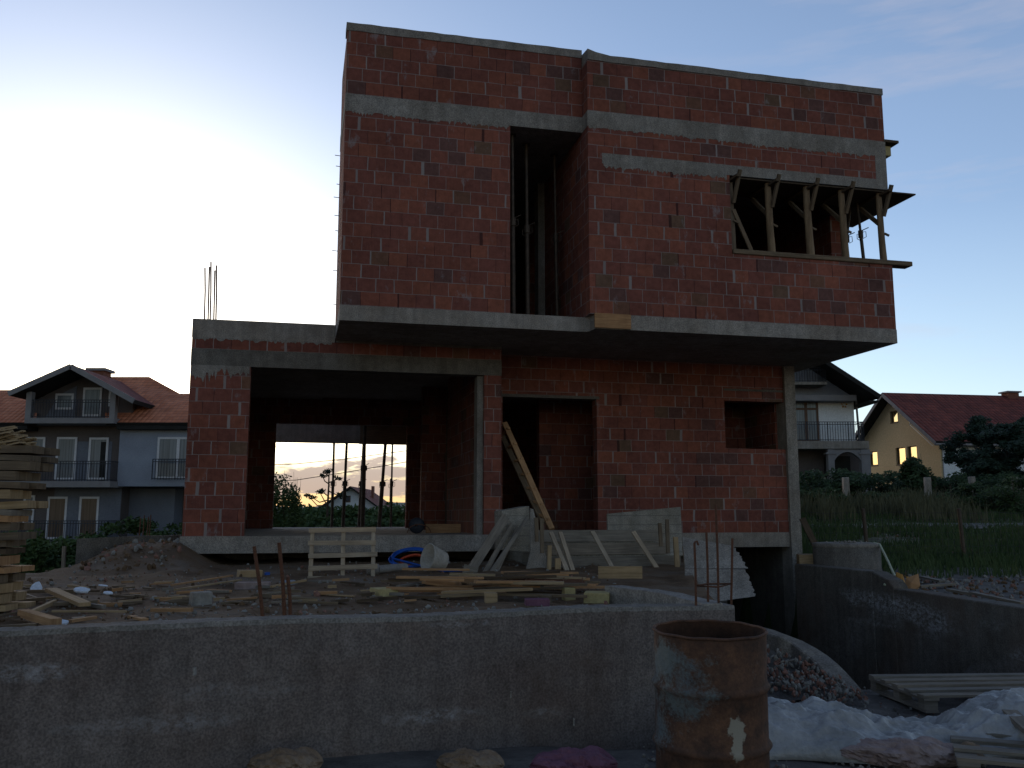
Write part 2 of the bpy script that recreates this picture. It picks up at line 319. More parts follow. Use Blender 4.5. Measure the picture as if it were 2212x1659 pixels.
class MB:
    """collects shapes given in world coordinates (or in the frame T)"""
    def __init__(s, T=None): s.v = []; s.f = []; s.uv = []; s.mi = []; s.T = T or Matrix.Identity(4); s.sm = []
    def add(s, vs, fs, uvs=None, mi=0, smooth=False):
        k = len(s.v)
        s.v += [s.T @ Vector(p) for p in vs]
        for i, f in enumerate(fs):
            s.f.append(tuple(k+j for j in f)); s.uv.append(uvs[i] if uvs else None); s.mi.append(mi); s.sm.append(smooth)
    def box(s, a, b, mi=0, jit=0, Mx=None):
        (x0, y0, z0), (x1, y1, z1) = a, b
        vs = [(x0, y0, z0), (x1, y0, z0), (x1, y1, z0), (x0, y1, z0), (x0, y0, z1), (x1, y0, z1), (x1, y1, z1), (x0, y1, z1)]
        if jit: vs = [tuple(c+random.uniform(-jit, jit) for c in p) for p in vs]
        if Mx: vs = [Mx @ Vector(p) for p in vs]
        dx, dy, dz = x1-x0, y1-y0, z1-z0
        def q(a, b): return [(0, 0), (a, 0), (a, b), (0, b)]
        s.add(vs, [(3, 2, 1, 0), (4, 5, 6, 7), (0, 1, 5, 4), (2, 3, 7, 6), (1, 2, 6, 5), (3, 0, 4, 7)],
              [q(dx, dy), q(dx, dy), q(dx, dz), q(dx, dz), q(dy, dz), q(dy, dz)], mi)
    def bar(s, p, q_, w, t, up=(0, 0, 1), mi=0, taper=1.0):
        """rectangular stick from p to q: w across, t along up"""
        p = Vector(p); q_ = Vector(q_); d = (q_-p); L = d.length; d.normalize()
        u = Vector(up); sx = d.cross(u)
        if sx.length < 1e-4: sx = d.cross(Vector((0, 1, 0)))
        sx.normalize(); u = sx.cross(d).normalized()
        vs = []
        for c, k in ((p, 1), (q_, taper)):
            for a, b in ((-1, -1), (1, -1), (1, 1), (-1, 1)): vs.append(c+sx*a*w/2*k+u*b*t/2*k)
        def qq(b): return [(0, 0), (0, b), (L, b), (L, 0)]
        s.add(vs, [(0, 1, 2, 3), (7, 6, 5, 4), (0, 4, 5, 1), (1, 5, 6, 2), (2, 6, 7, 3), (3, 7, 4, 0)],
              [[(0, 0), (0, w), (t, w), (t, 0)]]*2+[[(0, 0), (L, 0), (L, w), (0, w)], [(0, 0), (L, 0), (L, t), (0, t)], [(0, 0), (L, 0), (L, w), (0, w)], [(0, 0), (L, 0), (L, t), (0, t)]], mi)
    def tube(s, pts, r, n=8, mi=0, closed=False, r1=None, wob=0):
        pts = [Vector(p) for p in pts]; m = len(pts); rings = []
        pr = None
        for i, p in enumerate(pts):
            d = (pts[(i+1) % m]-pts[i-1]) if closed else (pts[min(i+1, m-1)]-pts[max(i-1, 0)])
            d.normalize()
            if pr is None: a = d.orthogonal().normalized()
            else:
                a = pr - d*pr.dot(d)
                a = a.normalized() if a.length > 1e-5 else d.orthogonal().normalized()
            pr = a; b = d.cross(a); rr = r if r1 is None else r+(r1-r)*i/(m-1)
            rings.append([p+(a*math.cos(2*math.pi*k/n)+b*math.sin(2*math.pi*k/n))*rr*(1+random.uniform(-wob, wob)) for k in range(n)])
        vs = [v for g in rings for v in g]; fs = []
        for i in range(m if closed else m-1):
            j = (i+1) % m
            for k in range(n): fs.append((i*n+k, i*n+(k+1) % n, j*n+(k+1) % n, j*n+k))
        s.add(vs, fs, None, mi, True)
        if not closed: s.add(rings[0]+rings[-1], [tuple(range(n))[::-1], tuple(range(n, 2*n))], None, mi)
    def prism(s, poly, z0, z1, mi=0):
        """horizontal outline (counter-clockwise) extruded in z"""
        n = len(poly)
        vs = [(x, y, z0) for x, y in poly]+[(x, y, z1) for x, y in poly]
        s.add(vs, [tuple(range(n))[::-1], tuple(range(n, 2*n))]+[(i, (i+1) % n, n+(i+1) % n, n+i) for i in range(n)], None, mi)
    def slabpoly(s, pts, off, mi=0):
        """planar outline pts (3-D) extruded by vector off"""
        n = len(pts); off = Vector(off); pts = [Vector(p) for p in pts]
        e = (pts[1]-pts[0]).normalized(); nn = off.normalized(); g = nn.cross(e)
        uvp = [((p-pts[0]).dot(e), (p-pts[0]).dot(g)) for p in pts]
        s.add(pts+[p+off for p in pts], [tuple(range(n)), tuple(range(n, 2*n))[::-1]]+[(i, n+i, n+(i+1) % n, (i+1) % n) for i in range(n)],
              [uvp, uvp[::-1]]+[None]*n, mi)
    def lathe(s, prof, c, n=32, mi=0, axis=None, closed=False):
        c = Vector(c); ax = Vector(axis or (0, 0, 1)).normalized(); a = ax.orthogonal().normalized(); b = ax.cross(a)
        vs = [c+ax*h+(a*math.cos(2*math.pi*k/n)+b*math.sin(2*math.pi*k/n))*r for r, h in prof for k in range(n)]
        fs = [(i*n+k, i*n+(k+1) % n, (i+1)*n+(k+1) % n, (i+1)*n+k) for i in range(len(prof)-1) for k in range(n)]
        s.add(vs, fs, None, mi, True)
    def rock(s, c, r, sq=(1, 1, 1), mi=0):
        bm = bmesh.new(); bmesh.ops.create_icosphere(bm, subdivisions=1, radius=1)
        rot = Euler((random.random()*6, random.random()*6, random.random()*6)).to_matrix()
        vs = []
        for v in bm.verts:
            p = Vector(v.co)*random.uniform(.65, 1.15); p = Vector((p.x*sq[0], p.y*sq[1], p.z*sq[2])); vs.append(Vector(c)+rot @ p*r)
        s.add(vs, [tuple(x.index for x in f.verts) for f in bm.faces], None, mi); bm.free()
    def build(s, name, mats, parent=None, origin=None):
        if not isinstance(mats, (list, tuple)): mats = [mats]
        me = bpy.data.meshes.new(name); o = bpy.data.objects.new(name, me); col.objects.link(o)
        if parent is not None: o.parent = parent; inv = wmat(parent).inverted()
        else:
            if origin is None:
                xs = [v.x for v in s.v]; ys = [v.y for v in s.v]; zs = [v.z for v in s.v]
                origin = ((min(xs)+max(xs))/2, (min(ys)+max(ys))/2, min(zs))
            if isinstance(origin, Matrix): o.matrix_world = origin; inv = origin.inverted()
            else: o.location = origin; inv = Matrix.Translation(origin).inverted()
        me.from_pydata([inv @ v for v in s.v], [], s.f)
        for m in mats: me.materials.append(m if not isinstance(m, str) else M[m])
        if any(u for u in s.uv):
            ul = me.uv_layers.new(name='UVMap'); i = 0; dat = []
            for f, u in zip(s.f, s.uv):
                for k in range(len(f)): dat += list(u[k]) if u and k < len(u) else [0, 0]
            ul.data.foreach_set('uv', dat)
        me.polygons.foreach_set('material_index', s.mi); me.polygons.foreach_set('use_smooth', s.sm); me.update()
        return o

def struct(o, label=None): o['kind'] = 'structure'; return o
def bevel(o, w=.01, seg=1):
    m = o.modifiers.new('bevel', 'BEVEL'); m.width = w; m.segments = seg; m.limit_method = 'ANGLE'; return o
def fix_normals(o):
    bm = bmesh.new(); bm.from_mesh(o.data); bmesh.ops.recalc_face_normals(bm, faces=bm.faces); bm.to_mesh(o.data); bm.free(); return o

# ================================================================== THE UNFINISHED HOUSE
house = thing('unfinished_house', 'large unfinished red clay block house with cantilevered upper floor and grey concrete bands', 'house', mat=HM)
def hpart(name, mats, fn):
    b = MB(HM); fn(b); return b.build(name, mats, house)
def boxes(*bs):
    def f(b):
        for a, c in bs: b.box(a, c)
    return f
def wallpart(name, mx, my, *bs):
    """block wall: faces looking along x use the side-on block material"""
    o = hpart(name, [M[mx], M[my]], boxes(*bs))
    for p in o.data.polygons:
        if abs(p.normal.x) > .7: p.material_index = 1
    return o
EPS = .003
# slabs
hpart('floor_slab', 'conc_slab', lambda b: b.prism([(-2.455, 0), (1.14, 0), (1.2, -.05), (1.22, -.275), (6.265, -.275), (6.265, 9), (-2.455, 9)], 4.19, 4.41))
_bs = hpart('terrace_slab', 'conc_slab', boxes(((-4.575, 1.515, 4.15), (-2.458, 9, 4.43)),))
hpart('roof_slab', 'conc', lambda b: b.prism([(-2.46, -.005), (1.135, -.005), (1.135, -.275), (6.265, -.275), (6.265, 9), (-1.2, 9), (-1.2, 1.61), (-2.46, 1.61)], 7.31, 7.555))
hpart('ground_slab', 'conc_slab', lambda b: b.prism([(-4.6, 1.51), (.0, 1.51), (.0, 2.17), (5.64, 2.17), (5.64, 10.8), (-4.6, 10.8)], .925, 1.175))
# upper walls
wallpart('brick_wall', 'blk_up', 'blk_up_side', ((-2.455, 0, 4.41), (0, .25, 7.31)))
wallpart('brick_wall', 'blk_up', 'blk_up_side',
         ((1.14, -.27, 4.41), (6.26, -.02, 5.47)), ((1.14, -.27, 5.47), (3.45, -.02, 6.735)), ((1.14, -.27, 6.735), (1.36, -.02, 6.9)),
         ((1.14, -.27, 6.9), (6.06, -.02, 7.31)))
wallpart('brick_wall', 'blk_up', 'blk_up_side', ((1.14, -.02, 4.41), (1.39, 2.2, 7.31)))
wallpart('brick_wall', 'blk_up', 'blk_up_side', ((-2.455, .25, 4.41), (-2.2, 1.6, 7.31)), ((-2.2, 1.35, 4.41), (-1.2, 1.6, 7.31)), ((-1.2, 1.35, 4.41), (-.95, 9, 7.31)))
wallpart('brick_wall', 'blk_up', 'blk_up_side', ((6.01, -.02, 4.41), (6.26, 1.0, 5.53)), ((6.01, 1.0, 4.41), (6.26, 8.75, 7.31)), ((-.95, 8.75, 4.41), (6.26, 9, 7.31)))
wallpart('brick_wall', 'blk_up', 'blk_up_side', ((1.39, 4.2, 4.41), (6.01, 4.4, 7.31)))   # partition
hpart('lintel_beam', 'conc', boxes(((1.36, -.274, 6.735), (6.264, -.02, 6.9)), ((6.01, -.02, 6.76), (6.264, 1.0, 7.31)), ((6.06, -.274, 6.9), (6.264, -.02, 7.31))))
hpart('inner_column', 'conc', boxes(((1.02, 2.2, 4.41), (1.39, 2.45, 7.31))))
# parapets
wallpart('parapet_wall', 'blk_par', 'blk_par_side', ((-2.455, 0, 7.555), (1.14, .25, 8.54)))
wallpart('parapet_wall', 'blk_par', 'blk_par_side', ((1.143, -.27, 7.555), (6.26, .25, 8.375)))
wallpart('parapet_wall', 'blk_par', 'blk_par_side', ((-2.455, .25, 7.555), (-2.2, 1.6, 8.54)))
wallpart('parapet_wall', 'blk_par', 'blk_par_side', ((6.01, .25, 7.555), (6.26, 8.9, 8.375)))
def cap(b):
    for (u0, u1, y0, y1, z0, z1) in ((-2.47, 1.145, -.012, .262, 8.54, 8.66), (1.147, 6.27, -.285, .262, 8.375, 8.475)):
        n = int((u1-u0)/.18)
        us = [u0+(u1-u0)*i/n for i in range(n+1)]
        tz = [z1+random.uniform(-.005, .005)+(.04*max(0, 1-(u-1.147)/.3) if u0 > 1 else 0) for u in us]; bz = [z0+random.uniform(-.012, .002) for _ in us]; yy = [y0+random.uniform(-.004, .004) for _ in us]
        vs = []
        for i, u in enumerate(us): vs += [(u, yy[i], bz[i]), (u, y1, z0), (u, y1, tz[i]), (u, yy[i], tz[i])]
        fs = [(0, 1, 2, 3)[::-1], (4*n, 4*n+1, 4*n+2, 4*n+3)]
        for i in range(n):
            for k in range(4): fs.append((4*i+k, 4*i+(k+1) % 4, 4*i+4+(k+1) % 4, 4*i+4+k))
        b.add(vs, fs)
fix_normals(hpart('parapet_cap', 'conc', cap))
def fillet(b):
    vs = [(1.149, -.284, 8.48), (1.149, .2, 8.48), (1.5, .2, 8.47), (1.5, -.284, 8.47), (1.149, -.284, 8.55), (1.149, .2, 8.62), (1.5, .2, 8.478), (1.5, -.284, 8.478), (1.28, -.284, 8.51), (1.28, .2, 8.55)]
    b.add(vs, [(3, 2, 1, 0), (0, 1, 5, 4), (0, 4, 8, 7, 3), (1, 2, 6, 9, 5), (4, 5, 9, 8), (8, 9, 6, 7), (2, 3, 7, 6)])
fix_normals(hpart('mortar_fillet', 'conc', fillet))
# cement that ran down over the blocks below cast beams: thin ragged strips, 4 mm proud
def smear(u0, u1, y, z, depth, lo=.0):
    def f(b):
        n = int((u1-u0)/.022); pts = []
        for i in range(n+1):
            u = u0+(u1-u0)*i/n
            e = noise.noise(Vector((u*2.1, y*7, z)))*.5+.5; s = abs(noise.noise(Vector((u*22, z*3, 1))))
            pts.append((u, max(lo, depth*(e*.7+s*1.3-.15))))
        vs = []
        for u, d in pts: vs += [(u, y, z+.004), (u, y, z-d-.001)]
        off = len(vs); vs += [(u_, y+.006, z_) for u_, _, z_ in vs]
        fs = []
        for i in range(n):
            a = 2*i; fs += [(a, a+2, a+3, a+1)[::-1], (off+a, off+a+2, off+a+3, off+a+1), (a+1, a+3, off+a+3, off+a+1)[::-1]]
        b.add(vs, fs)
    return f
for args in ((-2.45, -.02, -.0045, 7.31, .09), (1.15, 6.05, -.2745, 7.31, .08), (1.38, 3.4, -.2745, 6.735, .09), (-4.56, -2.5, 1.5155, 4.15, .05), (-4.56, -3.72, 1.5155, 3.72, .32)):
    hpart('cement_smear', 'conc', smear(*args))
# lower left room (open front)
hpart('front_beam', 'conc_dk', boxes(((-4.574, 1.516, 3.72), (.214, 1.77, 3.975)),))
wallpart('brick_wall', 'blk_low', 'blk_low_side', ((-4.57, 1.52, 3.975), (.21, 1.77, 4.15)))
wallpart('brick_wall', 'blk_low', 'blk_low_side', ((-4.57, 1.52, 1.175), (-3.70, 1.77, 3.72)))
wallpart('brick_wall', 'blk_low', 'blk_low_side', ((-.07, 1.52, 1.175), (.21, 1.77, 3.72)))
hpart('column', 'conc', boxes(((-.17, 1.6, 1.175), (-.072, 1.85, 3.72))))
wallpart('brick_wall', 'blk_low', 'blk_low_side', ((-4.57, 1.77, 1.175), (-4.32, 9, 4.15)))
wallpart('brick_wall', 'blk_low', 'blk_low_side', ((-.07, 1.85, 1.175), (.18, 5.2, 4.19)))
hpart('cornice_strip', 'conc_dk', boxes(((-2.44, 1.5, 4.15), (.21, 1.75, 4.188)),))
# rear wall with the openings that show the sky
wallpart('brick_wall', 'blk_low', 'blk_low_side',
         ((-4.32, 8.78, 1.175), (-3.47, 9, 4.2)), ((-3.47, 8.78, 3.58), (-.45, 9, 4.2)), ((-.45, 8.78, 1.175), (.66, 9, 4.19)),
         ((.66, 8.78, 1.175), (.76, 9, 1.3)), ((.66, 8.78, 2.95), (.76, 9, 4.19)), ((.76, 8.78, 1.175), (5.84, 9, 4.19)))
wallpart('brick_wall', 'blk_low', 'blk_low_side', ((-.43, 6.3, 1.175), (.35, 6.5, 4.19)))
hpart('rear_beam', 'conc', boxes(((-4.6, 10.5, 3.28), (-1.45, 10.75, 3.82))))
hpart('rear_beam', 'wood_old', boxes(((-1.45, 10.47, 3.27), (1.2, 10.75, 3.82))))
hpart('added_shade_roof', 'conc_dk', boxes(((-1.45, 9.0, 3.83), (5.6, 11.3, 4.1)), ((-4.6, 10.45, 3.83), (-1.45, 11.3, 4.1))))  # unseen roof, added with a gap so skylight reaches only the beam's left half
# main lower wall (door + window)
wallpart('brick_wall', 'blk_low', 'blk_low_side',
         ((.21, 2.18, 1.175), (.38, 2.43, 3.47)), ((.21, 2.18, 3.52), (5.64, 2.43, 4.19)), ((2.05, 2.18, 1.175), (4.46, 2.43, 3.52)),
         ((4.46, 2.18, 1.175), (5.64, 2.43, 2.66)))
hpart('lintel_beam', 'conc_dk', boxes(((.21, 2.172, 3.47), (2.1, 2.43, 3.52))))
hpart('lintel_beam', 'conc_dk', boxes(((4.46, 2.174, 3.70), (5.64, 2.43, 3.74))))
hpart('column', 'conc_lt', boxes(((5.642, 2.12, -1.4), (5.85, 2.45, 4.188))))
wallpart('brick_wall', 'blk_low', 'blk_low_side', ((5.6, 2.45, 1.175), (5.845, 8.78, 4.19)))
wallpart('brick_wall', 'blk_low', 'blk_low_side', ((1.4, 3.6, 1.175), (5.6, 3.8, 4.19)))
wallpart('brick_wall', 'blk_low', 'blk_low_side', ((.18, 4.9, 1.175), (.75, 5.1, 4.19)))
# basement
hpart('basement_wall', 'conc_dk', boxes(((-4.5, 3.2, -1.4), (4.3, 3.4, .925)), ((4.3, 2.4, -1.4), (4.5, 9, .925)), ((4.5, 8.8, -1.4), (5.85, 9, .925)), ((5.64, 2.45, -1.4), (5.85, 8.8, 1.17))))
# formwork boards left on the slab edge belong to nobody: lift-away things further down
# starter bars on the terrace and little tie wires along the left wall
for i, (px, py) in enumerate([(443, 568), (449, 580), (455, 578), (462, 558), (468, 567)]):
    u = -4.42+i*.042; yy = 1.65+(i % 2)*.12
    hpart('starter_bar', 'rebar', lambda b: b.tube([(u, yy, 4.42), (u-.01, yy, 4.9), (u-.03+.01*(i % 2), yy, 5.26+.05*(i % 3))], .0125, 6))
for i, z in enumerate((4.75, 5.3, 5.62, 5.95, 6.2, 6.5, 6.72, 7.02, 7.2)):
    hpart('tie_wire', 'rebar', lambda b: b.tube([(-2.45, 1.5, z), (-2.45-.05-.02*(i % 3), 1.5, z+.005)], .006, 5))

# ------------------------------------------------------------------ props and formwork on the house
def HP(u, y, z): return H(u, y, z)
def log_prop(u, y, label, r=.06, brace_in=True, plank=False, low=False):
    t = thing('timber_prop', label, 'timber prop', H(u, y, 5.545), A0, 'timber props holding up the window lintel')
    b = MB(HM)
    if plank: b.bar((u, y, 5.545), (u-.03, y, 6.7), .1, .04, up=(0, 1, 0))
    else: b.tube([(u, y, 5.545), (u-.012, y, 5.9), (u-.02, y, 6.3), (u-.03, y, 6.7)], r, 10, r1=r*.85, wob=.05)
    b.build('post', M['log'] if not plank else M['wood_old'], t)
    b = MB(HM); b.bar((u+.01, y-.05, 6.30), (u+.03, y-.27, 6.76), .045, .06, up=(0, 1, 0)); b.build('brace', 'wood_old', t)
    if brace_in:
        b = MB(HM); b.bar((u-.02, y+.04, 6.2), (u-.03, y+.5, 6.62), .045, .06, up=(0, 1, 0)); b.build('brace', 'wood_old', t)
    b = MB(HM); b.bar((u-.02, y-.30, 6.655), (u-.02, y+.6, 6.672), .06, .04); b.build('head_board', 'wood_dk', t)
    b = MB(HM); b.bar((u+.02, y-.03, 6.02), (u+.09, y-.05, 5.98), .03, .03); b.build('cleat', 'wood_old', t)
    if low:
        b = MB(HM); b.bar((u+.02, y-.02, 6.2), (u+.3, y-.02, 5.56), .06, .03, up=(0, 1, 0)); b.build('diagonal_board', 'wood_old', t)
log_prop(3.50, -.2, 'sawn board prop with a diagonal brace at the left edge of the upstairs window', plank=True, low=True, brace_in=False)
log_prop(4.19, -.16, 'stripped log prop, first log from the left inside the upstairs window')
log_prop(4.87, -.16, 'stripped log prop, middle log of the upstairs window', r=.064)
log_prop(5.5, -.16, 'stripped log prop next to the bright gap of the upstairs window')
log_prop(6.19, -.16, 'log prop at the outer corner of the upstairs window, against the sky', r=.055)

def steel_prop(p0, p1, label, r=.024, group='steel props', name='steel_prop'):
    p0 = Vector(p0); p1 = Vector(p1); t = thing(name, label, 'steel prop', p0, 0, group)
    mid = p0.lerp(p1, .52)
    b = MB(); b.tube([p0+Vector((0, 0, .01)), mid], r*1.25, 8); b.build('outer_tube', 'steel', t)
    b = MB(); b.tube([mid, p1-Vector((0, 0, .01))], r*.95, 8); b.build('inner_tube', 'steel', t)
    b = MB(); b.tube([mid-Vector((0, 0, .07)), mid+Vector((0, 0, .05))], r*1.8, 8)
    b.tube([mid+Vector(q) for q in ((.03, -.02, .02), (.08, -.02, .03), (.085, -.02, -.06), (.03, -.02, -.09))], .006, 5)
    b.tube([mid+Vector(q) for q in ((-.03, -.02, -.01), (-.07, -.02, -.02), (-.07, -.02, -.1), (-.03, -.02, -.12))], .006, 5)
    b.tube([mid+Vector((-.03, 0, .03)), mid+Vector((.13, -.02, .1))], .008, 5); b.build('collar', 'steel', t)
    for p, s in ((p0, 1), (p1, -1)):
        b = MB(); b.box((p.x-.06, p.y-.06, min(p.z, p.z+.008*s)), (p.x+.06, p.y+.06, max(p.z, p.z+.008*s))); b.build('end_plate', 'steel', t)
steel_prop(H(5.96, .62, 5.53), H(6.12, .55, 6.74), 'steel prop with a hooked pin, left of the two in the bright corner window gap', group='steel props in the corner window')
steel_prop(H(6.14, .28, 5.53), H(6.08, .3, 6.74), 'steel prop with wire loops, right of the two in the bright corner window gap', group='steel props in the corner window')
# niche props
steel_prop(H(.12, .3, 4.41), H(.1, .3, 7.30), 'faint steel prop against the left edge of the tall dark niche', r=.03, group='steel props in the tall niche')
steel_prop(H(.42, .6, 4.41), H(.4, .6, 7.30), 'steel prop with a cross pin, in the middle of the tall dark niche', r=.03, group='steel props in the tall niche')
steel_prop(H(.98, .9, 4.41), H(.95, .9, 7.30), 'faint steel prop beside the right wall of the tall dark niche', r=.022, group='steel props in the tall niche')
# rear props seen against the sunset
for i, (px, y, lab, tilt) in enumerate([(719, 10.6, 'steel prop against the sunset, leftmost in the rear opening', .0), (744, 10.6, 'steel prop second from the left against the sunset in the rear opening', .03),
        (779, 10.6, 'perforated steel prop, left one of the close pair against the sunset', .05), (785, 10.2, 'tall steel prop, right one of the close pair against the sunset', 0),
        (823, 10.6, 'leaning perforated steel prop right of the close pair against the sunset', .09), (846, 10.6, 'thin steel prop, rightmost in the rear opening', 0)]):
    r0 = ray(px, 1050); a = HM.inverted() @ Vector((0, 0, EYE)); d = HM.inverted().to_3x3() @ r0; k = (y-a.y)/d.y; u = (a+d*k).x
    steel_prop(H(u-tilt*.3, y, 1.176), H(u+tilt, y, 3.28 if y > 10.5 else 4.0), lab, r=(.03, .036, .036, .046, .042, .024)[i], group='steel props in the rear opening')
steel_prop(H(.02, 5.8, 1.176), H(.02, 5.8, 4.1), 'faint steel prop inside the dark ground floor room, left of the grey column', r=.02)

# L-shaped formwork panel under the lintel
b = MB(HM); b.box((3.5, -.25, 6.70), (6.8, .5, 6.722)); b.box((5.95, .5, 6.70), (6.8, 1.5, 6.722))
tag(b.build('formwork_panel', 'wood_dk'), 'dark plywood formwork panel sticking out under the corner window lintel', 'formwork')
b = MB(HM); b.bar((3.46, -.2, 5.508), (6.62, -.2, 5.508), .2, .075)
tag(bevel(b.build('sill_plank', 'wood_old'), .008), 'long grey timber plank lying along the sill and sticking out at the corner', 'plank')
b = MB(HM); b.box((1.2, -.31, 4.2), (1.76, -.28, 4.415)); tag(b.build('edge_board', 'wood_orange'), 'short brown board nailed to the upper slab edge below the niche corner', 'board')
tb = thing('bracket_block', 'yellowish timber bracket sticking out beside the roof slab at the top right corner', 'bracket', H(6.27, -.1, 7.36), A0)
b = MB(HM); b.box((6.27, -.2, 7.36), (6.42, .0, 7.52)); b.build('block', 'yellowblk', tb)
b = MB(HM); b.box((6.24, -.28, 7.557), (6.52, .1, 7.60)); b.build('top_board', 'wood_dk', tb)

# ------------------------------------------------------------------ entrance stair formwork
st = thing('stair_formwork', 'concrete entrance stairs still boxed in grey formwork boards and braces', 'stairs', H(1.6, .6, .5), A0)
def Hy(px, py, y):                   # point of the house plane y = const seen at this spot
    r0 = ray(px, py); a = HM.inverted() @ Vector((0, 0, EYE)); d = HM.inverted().to_3x3() @ r0; k = (y-a.y)/d.y
    return a+d*k
steps = [(1.26, .55, 1.75), (1.08, .22, 1.85), (.90, -.1, 1.98), (.71, -.42, 2.05)]
b = MB(HM)
for i, (zt, y, ur) in enumerate(steps):
    yb = 2.17 if i == 0 else steps[i-1][1]
    ur = Hy((1412, 1436, 1462, 1482)[i], (1165, 1195, 1225, 1260)[i], y).x; u0 = .42; u1 = ur
    b.box((u0, y, .45), (u1, yb, zt-.03), jit=.004)
b.build('steps', 'form', st)
for i, (zt, y, ur) in enumerate(steps):
    ur = Hy((1412, 1436, 1462, 1482)[i], (1165, 1195, 1225, 1260)[i], y).x
    b = MB(HM); b.box((.40, y-.03, zt-.17), (ur+.05, y-.003, zt), jit=.006); b.build('riser_board', 'wood_grey', st)
b = MB(HM)
p = [Hy(1312, 1110, .8), Hy(1470, 1095, .8), Hy(1476, 1200, .8), Hy(1314, 1205, .8)]
b.slabpoly(p[::-1], (0, .04, 0)); b.build('side_panel', 'form', st)
b = MB(HM); p = [Hy(1084, 1104, -.1), Hy(1143, 1093, -.1), Hy(1146, 1192, -.1), Hy(1086, 1188, -.1)]
b.slabpoly(p[::-1], (0, .5, 0)); b.build('side_panel', 'form', st)
b = MB(HM); p = [Hy(1146, 1098, -.5), Hy(1152, 1100, -.5), Hy(1190, 1240, -.5), Hy(1134, 1240, -.5), Hy(1146, 1192, -.5)]
b.slabpoly(p[::-1], (0, .04, 0)); b.build('string_board', 'conc_lt', st)
def sbar(name, a, c, ya, yc, w, mat='wood_grey', t=.03, par=None):
    b = MB(HM); b.bar(Hy(*a, ya), Hy(*c, yc), w, t, up=(0, 1, 0)); return b.build(name, mat, par or st)
sbar('brace', (1093, 1115), (1012, 1240), -.15, -.9, .12); sbar('brace', (1106, 1133), (1046, 1238), -.14, -.9, .06)
sbar('brace', (1140, 1118), (1058, 1240), -.14, -1.0, .05); sbar('brace', (1118, 1140), (1070, 1240), -.14, -.9, .045)
for (x0, y0, x1, y1, w) in ((1158, 1118, 1160, 1170, .05), (1170, 1120, 1171, 1195, .05), (1187, 1178, 1186, 1236, .055), (1205, 1206, 1205, 1240, .08),
                            (1425, 1130, 1428, 1180, .05), (1441, 1122, 1443, 1195, .05), (1459, 1160, 1464, 1240, .07), (1480, 1180, 1490, 1275, .08)):
    sbar('stake', (x0, y0), (x1, y1), -.62 if x0 < 1300 else -.5, -.62 if x0 < 1300 else -.55, w, 'wood_new' if w > .05 else 'wood_old')
for (x0, y0, x1, y1) in ((1190, 1150, 1228, 1240), (1210, 1150, 1240, 1240), (1280, 1149, 1330, 1240), (1368, 1149, 1450, 1275)):
    sbar('brace', (x0, y0), (x1, y1), -.02, -.8, .06, 'wood_pale')
# strut with an eyelet foot
sbar('foot_plate', (1000, 1232), (1030, 1240), -.9, -.92, .16, 'wood_grey')

# two-tier sloping panels beside the garage opening
for (pts, lab) in (([(1474, 1160), (1585, 1180), (1597, 1196), (1606, 1212), (1616, 1228), (1480, 1228)], 'upper pale ragged-edged shuttering panel beside the garage opening'),
                   ([(1480, 1229), (1610, 1230), (1620, 1252), (1626, 1270), (1632, 1288), (1545, 1300), (1480, 1300)], 'lower pale ragged-edged shuttering panel beside the garage opening')):
    b = MB(); y = 11.3 if 'upper' in lab else 11.0
    P = []
    for i, (x0, y0) in enumerate(pts):
        x1, y1 = pts[(i+1) % len(pts)]
        rag = x0 > 1580 and x1 > 1580
        k = 7 if rag else 1
        for j in range(k): P.append(D(x0+(x1-x0)*j/k+(random.uniform(-3, 3) if rag else 0), y0+(y1-y0)*j/k, y-(y0+(y1-y0)*j/k-1230)*.006))
    b.slabpoly(P[::-1], (0, .03, 0)); tag(b.build('shuttering_panel', 'conc_lt'), lab, 'panel')

# ------------------------------------------------------------------ ladder in the doorway
lt = thing('wooden_ladder', 'homemade wooden ladder leaning into the dark doorway above the stair formwork', 'ladder', H(1.3, .4, 1.1), A0)
for k, (a, c) in enumerate((((1090, 914), (1192, 1143)), ((1078, 928), (1174, 1130)))):
    b = MB(HM); b.bar(Hy(*a, 2.05+k*.3), Hy(*c, .75+k*.3), .085, .05, up=(0, 1, 0)); b.build('rail', 'wood_orange' if k == 0 else 'wood_old', lt)
for i in range(7):
    f = .06+i*.14
    a = Hy(1090+102*f, 914+229*f, 2.05-1.3*f); c = Hy(1078+96*f, 928+202*f, 2.35-1.3*f)
    b = MB(HM); b.bar(a+(a-c)*.25, c, .05, .03, up=(0, 0, 1)); b.build('rung', 'wood_orange', lt)

